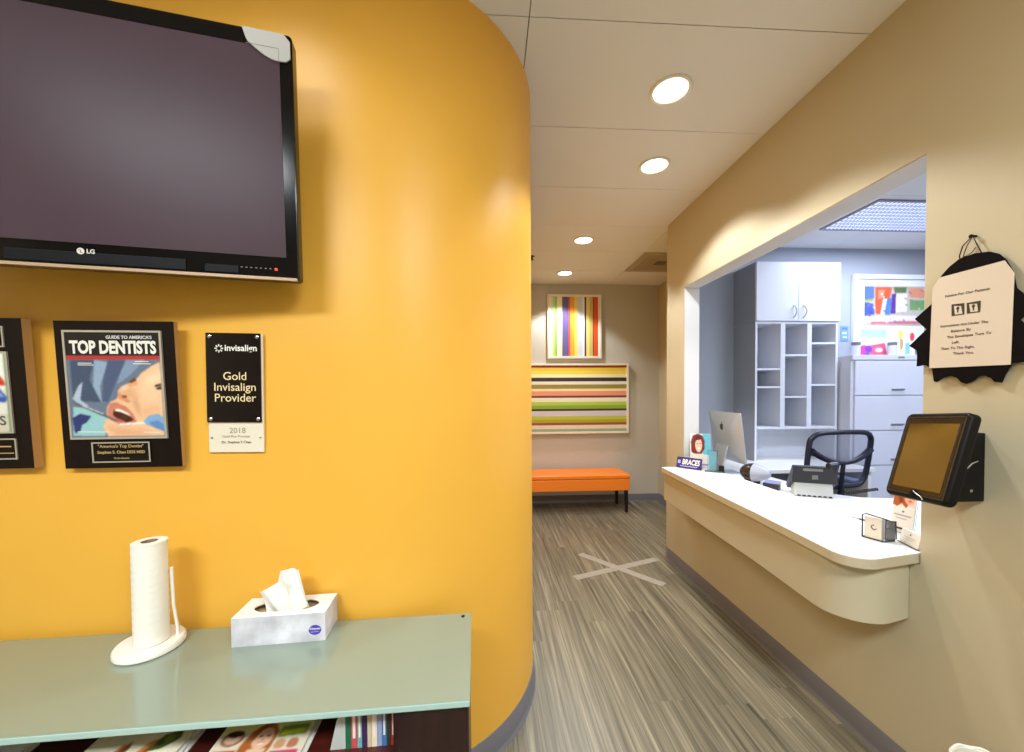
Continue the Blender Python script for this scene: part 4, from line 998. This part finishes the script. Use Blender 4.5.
for k in range(40):
    u, v = rr2.uniform(0.02, 0.94), rr2.uniform(0.04, 0.92); s_ = rr2.uniform(0.01, 0.03)
    lay.append((rr2.choice(((88, 96, 190), (214, 90, 70), (70, 80, 90), (240, 236, 230), (160, 90, 160), (230, 180, 90))), ap_([(u, v), (u + s_, v + s_ * 0.6), (u + s_ * 1.6, v + 2 * s_), (u + s_ * 0.3, v + 1.6 * s_)])))
soft_art('abstract_print', lay, t, y0=-0.016, nx=120, sig=0.8)
# cards and jars on the file cabinet
FZ = 1.80
def standee(name, px0_, px1_, ptop, y, label, cat, layers, stand=True):
    a = at(px0_, ptop, 1, y); b = at(px1_, ptop, 1, y); wd = b.x - a.x; hh = a.z - FZ
    t = thing(name, label, cat, ((a.x + b.x) / 2, y, FZ))
    m = MB(); m.box((-wd / 2, 0, 0.001), (wd / 2, 0.004, hh)); m.build('card', PAPER, t)
    m = MB(); m.box((-wd / 2 * 0.5, 0.004, 0.001), (wd / 2 * 0.5, 0.07, 0.005)); m.build('easel_foot', PAPER, t)
    soft_art('card_print', [(c, [(-wd / 2 + wd * p[0], 0.001 + (hh - 0.001) * (1 - p[1])) for p in pts]) for c, pts in layers], t, y0=-0.0006, nx=60)
    return t
standee('display_card', 858.5, 888, 328.5, 3.56, 'pink and pale blue display card standing on the file cabinet', 'card',
        [((214, 230, 238), rect(0, 0, 1, 1)), ((176, 214, 226), rect(0.1, 0.05, 0.95, 0.3)), ((212, 70, 150), ell(0.2, 0.78, 0.2, 0.2)), ((226, 96, 120), [(0.35, 0.6), (0.9, 0.5), (0.98, 0.95), (0.4, 0.95)]), ((120, 70, 180), ell(0.35, 0.72, 0.12, 0.12)), ((248, 210, 220), ell(0.7, 0.75, 0.14, 0.08)), ((60, 90, 170), ell(0.3, 0.92, 0.1, 0.06))])
standee('display_card', 896, 915, 328, 3.57, 'white display card with yellow balloon beside the pink card', 'card',
        [((240, 240, 236), rect(0, 0, 1, 1)), ((232, 220, 100), ell(0.25, 0.22, 0.14, 0.14)), ((120, 110, 80), line((0.25, 0.35), (0.28, 0.9), 0.04)), ((196, 160, 96), ell(0.3, 0.55, 0.1, 0.18)), ((220, 70, 80), ell(0.85, 0.3, 0.12, 0.15)), ((130, 190, 200), rect(0.5, 0.5, 0.75, 0.9))])
for px, lb in ((856, 'small clear jar with dark lid left of the pink display card'), (892.5, 'small clear jar with dark lid right of the pink display card')):
    a = at(px, 340, 1, 3.50)
    t = thing('lidded_jar', lb, 'jar', (a.x, 3.50, FZ), group='jars on the file cabinet')
    MB().lathe([(0.0001, 0.001), (0.032, 0.001), (0.034, 0.006), (0.034, 0.105), (0.0001, 0.105)], n=20, cap=False).build('jar_body', mat('pale_jar', (206, 206, 214), 0.2, coat=0.5), t, smooth=True)
    MB().lathe([(0.035, 0.105), (0.035, 0.135), (0.0001, 0.137)], n=20).build('lid', mat('grey_lid', (112, 112, 118), 0.4), t, smooth=True)
a = at(840.5, 326, 1, OBY - 0.002); b = at(848, 341, 1, OBY - 0.002)
t = thing('wall_notice', 'small light blue notice on the office wall beside the cabinet', 'notice', ((a.x + b.x) / 2, OBY - 0.001, (a.z + b.z) / 2))
hw, hh = (b.x - a.x) / 2, (a.z - b.z) / 2
MB().box((-hw, -0.004, -hh), (hw, 0, hh)).build('sheet', mat('pale_blue_card', (120, 160, 214), 0.5), t)
art('notice_print', [((206, 222, 240), rect(-hw * 0.6, -hh * 0.1, hw * 0.5, hh * 0.2)), ((206, 222, 240), rect(-hw * 0.4, -hh * 0.6, hw * 0.6, -hh * 0.4)), ((90, 130, 200), rect(-hw * 0.7, hh * 0.5, hw * 0.7, hh * 0.8))], t, y0=-0.0042)

# task chair
t = thing('office_chair', 'dark mesh-back office chair behind the white desk', 'chair', (2.47, 2.72, 0), (0, 0, R_(184)))
CHB = mat('navy_black_plastic', (26, 28, 44), 0.4)
def bk(u, v):
    # back frame shape: u across -1..1, v up 0..1 ; slight recline and curve
    return (u, 0.10 + 0.05 * v + 0.03 * (u / 0.26) ** 2 * -1, 0.79 + 0.395 * v)
loop = []
for k in range(48):
    a = 2 * PI * k / 48; c_, s_ = math.cos(a), math.sin(a)
    ex = 0.30
    u = math.copysign(abs(c_) ** ex, c_) * (0.246 + 0.010 * s_); v = 0.5 + 0.5 * math.copysign(abs(s_) ** (0.42), s_)
    if v > 0.9: v -= 0.03 * (abs(u) / 0.25) ** 2
    loop.append(bk(u * (1.0 if v > 0.35 else 1.0 - 0.10 * (0.35 - v)), v))
m = MB(); m.tube(loop, 0.0175, 10, closed=True); m.build('back_frame', CHB, t, smooth=True)
MESH = mat('tinted_mesh', (70, 80, 116), 0.6, alpha=0.4)
m = MB(); G = []
def ins(u0, v): return u0
for i in range(17):
    u = -0.235 + 0.47 * i / 16; G.append([m.bm.verts.new(bk(u, 0.04 + 0.92 * j / 10)) for j in range(11)])
for i in range(16):
    for j in range(10): m.bm.faces.new((G[i][j], G[i + 1][j], G[i + 1][j + 1], G[i][j + 1]))
m.build('back_mesh', MESH, t, smooth=True)
arch = [bk(-0.235 + 0.47 * k / 24, 0.44 + 0.23 * (abs(-1 + k / 12)) ** 2.0) for k in range(25)]
m = MB(); m.tube([(p[0], p[1] + 0.012, p[2]) for p in arch], 0.015, 8, rr=[0.022 - 0.008 * (1 - abs(-1 + k / 12)) for k in range(25)]); m.build('lumbar_arch', CHB, t, smooth=True)
m = MB(); p0 = bk(0, 0.46); p1 = bk(0, 0.0); m.tube([(0, p0[1] + 0.014, p0[2]), (0, p1[1] + 0.02, p1[2]), (0, 0.09, 0.60), (0, 0.02, 0.44)], 0.014, 10); m.build('spine', CHB, t, smooth=True)
m = MB(); m.prism([(x, y, 0.45) for x, y in rrect(-0.25, -0.40, 0.25, 0.06, 0.09)], (0, 0, 0.07)); m.build('seat', mat('navy_fabric', (34, 38, 58), 0.85), t, bevel=0.025, seg=3, smooth=True)
for sx in (-1, 1):
    m = MB(); m.prism([(x, y, 0.775) for x, y in rrect(sx * 0.295 - 0.045, -0.28, sx * 0.295 + 0.045, -0.02, 0.03)], (0, 0, 0.028)); ar = m.build('armrest', mat('grey_blue_pad', (92, 98, 128), 0.5), t, bevel=0.008, smooth=True)
    m = MB(); m.tube([(sx * 0.295, -0.14, 0.774), (sx * 0.295, -0.14, 0.52), (sx * 0.24, -0.14, 0.44)], 0.016, 10); m.build('arm_post', CHB, ar, smooth=True)
m = MB(); m.tube([(0, -0.15, 0.45), (0, -0.15, 0.12)], 0.028, 14); m.build('gas_column', BLACK, t, smooth=True)
for k in range(5):
    a = 2 * PI * k / 5 + 0.4; c_, s_ = math.cos(a), math.sin(a)
    m = MB(); m.tube([(0.02 * c_, -0.15 + 0.02 * s_, 0.12), (0.28 * c_, -0.15 + 0.28 * s_, 0.075)], 0.02, 8, rr=[0.026, 0.016]); sp = m.build('base_spoke', BLACK, t, smooth=True)
    m = MB(); m.tube([(0.28 * c_ - 0.02 * s_, -0.15 + 0.28 * s_ + 0.02 * c_, 0.0305), (0.28 * c_ + 0.02 * s_, -0.15 + 0.28 * s_ - 0.02 * c_, 0.0305)], 0.03, 14); m.build('caster', BLACK, sp, smooth=True)

# desktop computer (back towards the hall)
NB = at(741, 464, 2, 0.915)
m_loc = Vector((1.912, 2.99, DZ))
t = thing('desktop_computer', 'silver all-in-one desktop computer seen from behind at the counter end', 'computer', m_loc, (0, 0, R_(85)))
ALU = mat('silver_aluminium', (196, 198, 202), 0.32, metal=0.55)
iw, ih = 0.245, 0.385
# local: screen faces -y, panel reclined a little
rec = R_(7)
def ir(x, y, z): return (x, y * math.cos(rec) + (z) * math.sin(rec), z * math.cos(rec) - y * math.sin(rec) + 0.10)
m = MB(); ol = rrect(-iw, 0, iw, ih, 0.012)
NX = 12
rows = []
front = [m.bm.verts.new(ir(x, 0, z)) for x, z in ol]
mid = [m.bm.verts.new(ir(x, 0.006, z)) for x, z in ol]
cen = (0, ih * 0.48)
inner1 = [m.bm.verts.new(ir(cen[0] + (x - cen[0]) * 0.7, 0.024, cen[1] + (z - cen[1]) * 0.7)) for x, z in ol]
inner2 = [m.bm.verts.new(ir(cen[0] + (x - cen[0]) * 0.35, 0.034, cen[1] + (z - cen[1]) * 0.35)) for x, z in ol]
nn = len(ol)
for a_, b_ in ((front, mid), (mid, inner1), (inner1, inner2)):
    for k in range(nn): m.bm.faces.new((a_[k], a_[(k + 1) % nn], b_[(k + 1) % nn], b_[k]))
m.bm.faces.new(front[::-1]); m.bm.faces.new(inner2)
m.build('housing', ALU, t, smooth=True)
m = MB(); m.prism([ir(x, -0.001, z) for x, z in rrect(-iw + 0.012, 0.085, iw - 0.012, ih - 0.012, 0.004)], Vector(ir(0, -0.0005, 0)) - Vector(ir(0, 0, 0))); m.build('screen', GLOSSB, t)
m = MB(); m.prism([(-0.085, -0.06, 0.0005), (0.085, -0.06, 0.0005), (0.085, 0.112, 0.0005), (-0.085, 0.112, 0.0005)], (0, 0, 0.005)); st = m.build('stand', ALU, t, bevel=0.002)
m = MB(); m.prism([(-0.085, 0.102, 0.005), (-0.085, 0.112, 0.005), (-0.085, 0.066, 0.22), (-0.085, 0.054, 0.22)], (0.17, 0, 0)); m.build('stand_neck', ALU, st)
# apple mark: body with bite and leaf
ap = []
cxm, czm, rm_ = 0.0, ih * 0.70, 0.026
for k in range(40):
    a = 2 * PI * k / 40; r = rm_ * (1 - 0.10 * math.exp(-((a - PI / 2) / 0.35) ** 2) - 0.06 * math.exp(-((a - 3 * PI / 2) / 0.3) ** 2))
    x, z = r * 0.92 * math.cos(a), r * math.sin(a)
    d_ = math.hypot(x + rm_ * 1.05, z - 0.003)
    if d_ < rm_ * 0.45: x = -rm_ * 1.05 + rm_ * 0.45
    ap.append((cxm + x, czm + z))
m = MB(); m.prism([ir(x, 0.0305, z) for x, z in ap], Vector(ir(0, 0.004, 0)) - Vector(ir(0, 0, 0)))
m.prism([ir(cxm + x, 0.0305, czm + z) for x, z in ((0.0, 0.027), (-0.004, 0.034), (-0.010, 0.038), (-0.009, 0.031))], Vector(ir(0, 0.004, 0)) - Vector(ir(0, 0, 0)))
m.build('apple_mark', mat('dark_mark', (40, 42, 48), 0.3), t)

m = MB(); pts = [Vector((1.80, 2.93, DZ + 0.004)), Vector((1.785, 2.86, DZ + 0.004)), Vector((1.79, 2.78, DZ + 0.004)), Vector((1.81, 2.72, DZ + 0.004))]
ci = (Matrix.Translation(m_loc) @ Matrix.Rotation(R_(85), 4, 'Z')).inverted()
m.tube([ci @ p for p in pts], 0.003, 8); m.build('cable', mat('grey_cable', (132, 134, 156), 0.5), t, smooth=True)

# desk phone seen from behind
A = at(795, 496, 2, DZ); B = at(834, 499, 2, DZ)
pa = math.atan2((B - A).y, (B - A).x)
t = thing('desk_phone', 'dark multi-line desk phone on a pale wedge stand in front of the chair', 'telephone', (A + B) / 2 + Vector((0, 0.0, 0)), (0, 0, pa))
pw = (B - A).length / 2
m = MB(); m.prism([(-pw, 0.0, 0.001), (-pw, 0.10, 0.001), (-pw, 0.07, 0.10), (-pw, 0.022, 0.085)], (2 * pw, 0, 0)); m.build('wedge_stand', mat('pale_stand', (196, 198, 194), 0.4), t, bevel=0.004)
m = MB()
for k in range(7): m.box((-pw + 0.012 + k * 0.026, -0.001, 0.004), (-pw + 0.028 + k * 0.026, 0.003, 0.011))
m.build('vent_slot', BLACK, t)
m = MB(); m.prism([(-pw - 0.012, 0.012, 0.085), (-pw - 0.012, 0.13, 0.022), (-pw - 0.012, 0.15, 0.045), (-pw - 0.012, 0.02, 0.19), (-pw - 0.012, -0.006, 0.183)], (2 * pw + 0.03, 0, 0)); ph_ = m.build('body', mat('phone_black', (34, 32, 34), 0.35), t, bevel=0.005)
m = MB(); m.box((-pw * 0.6, -0.005, 0.158), (pw * 0.42, 0.004, 0.174)); m.box((-pw * 0.1, 0.003, 0.108), (pw * 0.2, 0.012, 0.148)); m.build('back_strip', mat('grey_strip', (120, 118, 116), 0.4), t)
m = MB(); m.tube([(pw - 0.03, -0.005, 0.195), (pw + 0.008, 0.02, 0.198), (pw + 0.02, 0.07, 0.14), (pw + 0.026, 0.13, 0.07), (pw + 0.026, 0.15, 0.022)], 0.02, 10, rr=[0.018, 0.024, 0.017, 0.022, 0.016]); m.build('handset', mat('phone_black', (34, 32, 34), 0.35), t, smooth=True)
c0 = at(845, 493, 2, DZ + 0.012); c1_ = at(878, 489, 2, DZ + 0.012)
m = MB(); pth = []
for k in range(121):
    u = k / 120; a = u * 2 * PI * 15; q = c0.lerp(c1_, u); pth.append((q.x + 0.004 * math.cos(a) * 0.3, q.y + 0.008 * math.cos(a), q.z - 0.001 + 0.008 * math.sin(a)))
pm = (Matrix.Translation((A + B) / 2) @ Matrix.Rotation(pa, 4, 'Z')).inverted()
m.tube(pth, 0.0028, 6)
for v in m.bm.verts: v.co = pm @ v.co
m.build('coiled_cord', mat('phone_black', (34, 32, 34), 0.35), t, smooth=True)

# rounded black and grey device, and the small box beside it
A = at(746, 480, 2, DZ); B = at(774, 488, 2, DZ)
t = thing('desk_device', 'rounded black device with pale grey tapered end beside the computer', 'device', Vector((1.858, 2.605, DZ)), (0, 0, R_(-58)))
def egg(x0_, x1_, prof, nm, mt_):
    m = MB(); n_ = 24; pts_ = []
    for k in range(n_ + 1):
        u = k / n_; pts_.append((max(0.0005, prof(u)), x0_ + (x1_ - x0_) * u))
    m.lathe(pts_, n=28, axis='x'); 
    for v in m.bm.verts: v.co.z = v.co.z * 0.95 + 0.072
    return m.build(nm, mt_, t, smooth=True)
egg(-0.105, -0.012, lambda u: 0.07 * math.sqrt(max(0, 1 - (1 - u) ** 2)) * 0.98, 'black_body', mat('warm_black_gloss', (44, 34, 32), 0.2))
egg(-0.012, 0.09, lambda u: 0.069 * (1 - u) ** 0.55 * (1 - 0.1 * u) + 0.012 * u, 'grey_end', mat('pale_grey_shell', (168, 170, 184), 0.3))
m = MB(); m.prism([(x, y, 0.0005) for x, y in rrect(-0.09, -0.035, 0.02, 0.035, 0.02)], (0, 0, 0.012)); m.build('foot', BLACK, t)
A = at(769, 489, 2, DZ); B = at(783, 491, 2, DZ)
t = thing('card_terminal', 'small dark box with pale blue top between the rounded device and phone', 'device', Vector((1.848, 2.435, DZ)), (0, 0, R_(-52)))
m = MB(); m.prism([(-0.05, -0.028, 0.001), (-0.05, 0.028, 0.001), (-0.05, 0.028, 0.05), (-0.05, -0.024, 0.038)], (0.09, 0, 0)); m.build('body', mat('terminal_dark', (52, 48, 56), 0.4), t, bevel=0.004)
m = MB(); m.prism([(-0.045, -0.022, 0.0395), (0.045, -0.022, 0.0395), (0.045, 0.026, 0.0505), (-0.045, 0.026, 0.0505)], (0, 0, 0.003)); m.build('top_plate', mat('pale_blue_plastic', (130, 136, 178), 0.4), t)

# things on the reception counter
KZ = 0.8725
A = at(676, 467.2, 2, KZ); B = at(701, 470.6, 2, KZ)
wd = (B - A).length; sa = math.atan2((B - A).y, (B - A).x)
t = thing('counter_sign', 'small dark blue sign reading braces at the far counter end', 'sign', A.lerp(B, 0.5), (R_(-14), 0, sa))
hh = 0.088
m = MB(); m.box((-wd / 2, 0, 0.001), (wd / 2, 0.008, hh)); m.build('sign_panel', mat('navy_panel', (52, 46, 116), 0.35), t, bevel=0.002)
m = MB(); m.prism([(-wd / 2 + 0.01, 0.008, 0.006), (-wd / 2 + 0.01, 0.05, 0.018), (-wd / 2 + 0.01, 0.008, 0.06)], (wd - 0.02, 0, 0)); m.build('easel_back', BLACK, t)
o = letters('BRACES', 0.058, WI, t, 0.014, hh * 0.56, -0.0004, bold=0.03, shear=0.15)
ww_ = max(v.co.x for v in o.data.vertices) - min(v.co.x for v in o.data.vertices); o.scale.x = wd * 0.70 / ww_
m = MB(); m.flat(rect(-wd / 2 + 0.01, hh * 0.42, -wd / 2 + 0.032, hh * 0.72), -0.0004); m.flat(rect(-wd / 2 + 0.03, hh * 0.16, wd / 2 - 0.03, hh * 0.24), -0.0004); m.build('pale_mark', ink((176, 172, 206)), t)

def leaflet(name, px0_, px1_, ptop, foot, label, layers, cat='leaflet', lean=-10, z=KZ, acryl=True):
    A = at(px0_, foot[0], 2, z); B = at(px1_, foot[1], 2, z); wd = (B - A).length
    hh = abs(at(px0_, ptop, 1, A.y).z - z)
    t = thing(name, label, cat, A.lerp(B, 0.5), (R_(lean), 0, math.atan2((B - A).y, (B - A).x)))
    MB().box((-wd / 2, 0, 0.003), (wd / 2, 0.003, hh)).build('sheet', PAPER, t)
    soft_art('cover_print', [(c, [(-wd / 2 + wd * p[0], 0.003 + (hh - 0.003) * (1 - p[1])) for p in pts]) for c, pts in layers], t, y0=-0.0006, nx=70, sig=1.1)
    if acryl:
        m = MB(); m.box((-wd / 2 - 0.003, 0.004, 0.001), (wd / 2 + 0.003, 0.006, hh * 0.8)); m.box((-wd / 2 - 0.003, -0.02, 0.001), (wd / 2 + 0.003, 0.006, 0.003)); m.build('clear_holder', ACRYL, t)
    return t
leaflet('leaflet_stand', 690.5, 711, 433.5, (467.2, 468.2), 'leaflet with a red-haired smiling woman behind the braces sign', [((238, 232, 226), rect(0, 0, 1, 1)), ((100, 186, 206), rect(0.62, 0, 1, 0.62)),
    ((120, 40, 26), [(0.06, 0.55), (0.04, 0.25), (0.14, 0.06), (0.4, 0.0), (0.62, 0.06), (0.72, 0.22), (0.70, 0.45), (0.55, 0.62), (0.25, 0.62)]), ((242, 196, 170), ell(0.42, 0.34, 0.17, 0.22)), ((90, 30, 22), [(0.2, 0.3), (0.3, 0.06), (0.6, 0.1), (0.5, 0.18), (0.3, 0.2)]),
    ((250, 246, 242), ell(0.44, 0.44, 0.07, 0.025)), ((70, 40, 36), ell(0.36, 0.3, 0.03, 0.015)), ((70, 40, 36), ell(0.50, 0.3, 0.03, 0.015)), ((236, 224, 204), [(0.08, 0.6), (0.6, 0.6), (0.68, 0.85), (0.02, 0.85)]), ((150, 120, 150), rect(0.1, 0.9, 0.9, 0.94))])
A = at(712, 471.5, 2, KZ)
t = thing('pen_stand', 'clear upright holder with pale teal card on a dark base plate', 'holder', A, (0, 0, R_(-28)))
m = MB(); m.box((-0.05, -0.03, 0.0005), (0.085, 0.03, 0.007)); m.build('base_plate', mat('dark_grey_base', (84, 82, 86), 0.3), t, bevel=0.002)
m = MB(); m.box((-0.03, -0.016, 0.007), (0.036, -0.013, 0.165)); m.box((-0.03, 0.013, 0.007), (0.036, 0.016, 0.165)); m.box((-0.03, -0.013, 0.007), (-0.027, 0.013, 0.165)); m.box((0.033, -0.013, 0.007), (0.036, 0.013, 0.165)); m.build('clear_box', ACRYL, t)
m = MB(); m.box((-0.022, -0.004, 0.008), (0.028, 0.0, 0.15)); m.build('teal_card', mat('pale_teal', (140, 202, 210), 0.4), t)
m = MB(); m.box((0.044, -0.02, 0.007), (0.080, 0.018, 0.047)); m.build('black_cube', BLACK, t, bevel=0.003)

# wire holder with upright appointment cards
A = at(868, 543, 2, KZ); B = at(886, 543, 2, KZ)
t = thing('card_holder', 'black wire holder with white appointment cards near the counter corner', 'card holder', at(877, 541, 2, KZ), (0, 0, R_(-70)))
m = MB()
for k in range(7):
    m.box((-0.042, 0.004 + k * 0.0042, 0.004), (0.012, 0.0075 + k * 0.0042, 0.088))
m.build('card_stack', mat('card_white', (232, 222, 204), 0.7), t)
art('card_emblem', [((96, 92, 90), ell(-0.012, 0.05, 0.010, 0.011)), ((232, 222, 204), ell(-0.010, 0.053, 0.008, 0.009)), ((96, 92, 90), ell(-0.014, 0.058, 0.003, 0.003, 10))], t, y0=0.0038)
m = MB(); loopw = [(-0.048, 0.0, 0.004), (-0.048, 0.0, 0.092), (-0.036, 0.0, 0.100), (0.026, 0.004, 0.092), (0.034, 0.02, 0.085), (0.034, 0.055, 0.08), (0.034, 0.06, 0.01), (0.02, 0.03, 0.0035)]
m.tube(loopw, 0.0024, 8); m.tube([(-0.048, 0.0, 0.0035), (0.02, 0.0, 0.0035), (0.034, 0.05, 0.0035), (-0.048, 0.05, 0.0035)], 0.0022, 8, closed=True); m.tube([(0.026, 0.002, 0.092), (0.026, 0.002, 0.0035)], 0.002, 8)
m.tube([(-0.048, 0.05, 0.0035), (-0.048, 0.05, 0.07), (0.034, 0.055, 0.078)], 0.002, 8)
m.build('wire_frame', mat('dark_wire', (58, 54, 52), 0.4, metal=0.5), t, smooth=True)
m = MB(); m.prism([(0.0275, 0.004, 0.006), (0.033, 0.052, 0.006), (0.033, 0.052, 0.078), (0.0275, 0.004, 0.086)], (0.001, 0, 0)); m.build('mesh_side', mat('dark_mesh', (70, 66, 64), 0.5, alpha=0.7), t)

# leaflet with copper-haired woman, partly under the tablet
leaflet('leaflet_stand', 889.5, 912, 489, (529, 536), 'leaflet with copper hair picture and white text panel beside the card holder', [((236, 230, 222), rect(0, 0, 1, 1)), ((240, 212, 194), rect(0, 0, 1, 0.36)),
    ((176, 92, 46), [(0.0, 0.36), (0.04, 0.05), (0.2, 0.0), (0.42, 0.02), (0.52, 0.2), (0.68, 0.32), (0.6, 0.4), (0.4, 0.3), (0.2, 0.4)]), ((236, 176, 150), ell(0.72, 0.15, 0.22, 0.16)), ((140, 62, 30), [(0.2, 0.1), (0.34, 0.06), (0.46, 0.26), (0.3, 0.3)]), ((206, 110, 106), ell(0.74, 0.22, 0.08, 0.025)),
    ((120, 112, 106), ell(0.5, 0.5, 0.05, 0.025)), ((170, 164, 158), rect(0.12, 0.58, 0.86, 0.61)), ((170, 164, 158), rect(0.2, 0.66, 0.7, 0.685)), ((60, 52, 50), rect(0.2, 0.90, 1.0, 0.94))], lean=-8)
# business cards in a small holder against the jamb
A = at(898.5, 541, 2, KZ); B = at(917, 550.5, 2, KZ); wd = (B - A).length
t = thing('business_card_box', 'low holder of white business cards at the right end of counter', 'card holder', A.lerp(B, 0.5), (R_(-12), 0, math.atan2((B - A).y, (B - A).x)))
m = MB()
for k in range(6): m.box((-wd / 2, 0.001 + k * 0.003, 0.003), (wd / 2, 0.0033 + k * 0.003, 0.056))
m.build('card_stack', mat('card_white', (232, 222, 204), 0.7), t)
art('card_print', [((120, 112, 106), ell(0.0, 0.042, 0.004, 0.004, 12)), ((170, 162, 152), rect(-wd * 0.3, 0.03, wd * 0.3, 0.0315)), ((170, 162, 152), rect(-wd * 0.22, 0.022, wd * 0.22, 0.0235))], t, y0=0.0005, step=0.0001)
m = MB(); m.box((-wd / 2 - 0.004, -0.004, 0.0005), (wd / 2 + 0.004, 0.024, 0.003)); m.box((-wd / 2 - 0.004, 0.020, 0.003), (wd / 2 + 0.004, 0.023, 0.036)); m.build('holder_tray', mat('dark_tray', (70, 66, 64), 0.3), t)
# pen
A = at(848, 516, 2, KZ + 0.004); B = at(868, 521, 2, KZ + 0.004)
pd = (B - A); pl_ = pd.length
t = thing('ballpoint_pen', 'slim dark pen lying on the white counter behind the card holder', 'pen', A, (0, 0, math.atan2(pd.y, pd.x)))
m = MB(); m.tube([(0.045, 0, 0), (pl_, 0, 0)], 0.0036, 10); m.build('barrel', mat('grey_pen', (86, 84, 92), 0.3), t, smooth=True)
m = MB(); m.tube([(0.0, 0, -0.001), (0.045, 0, 0)], 0.002, 8, rr=[0.001, 0.0024]); m.build('tip', STEEL, t, smooth=True)
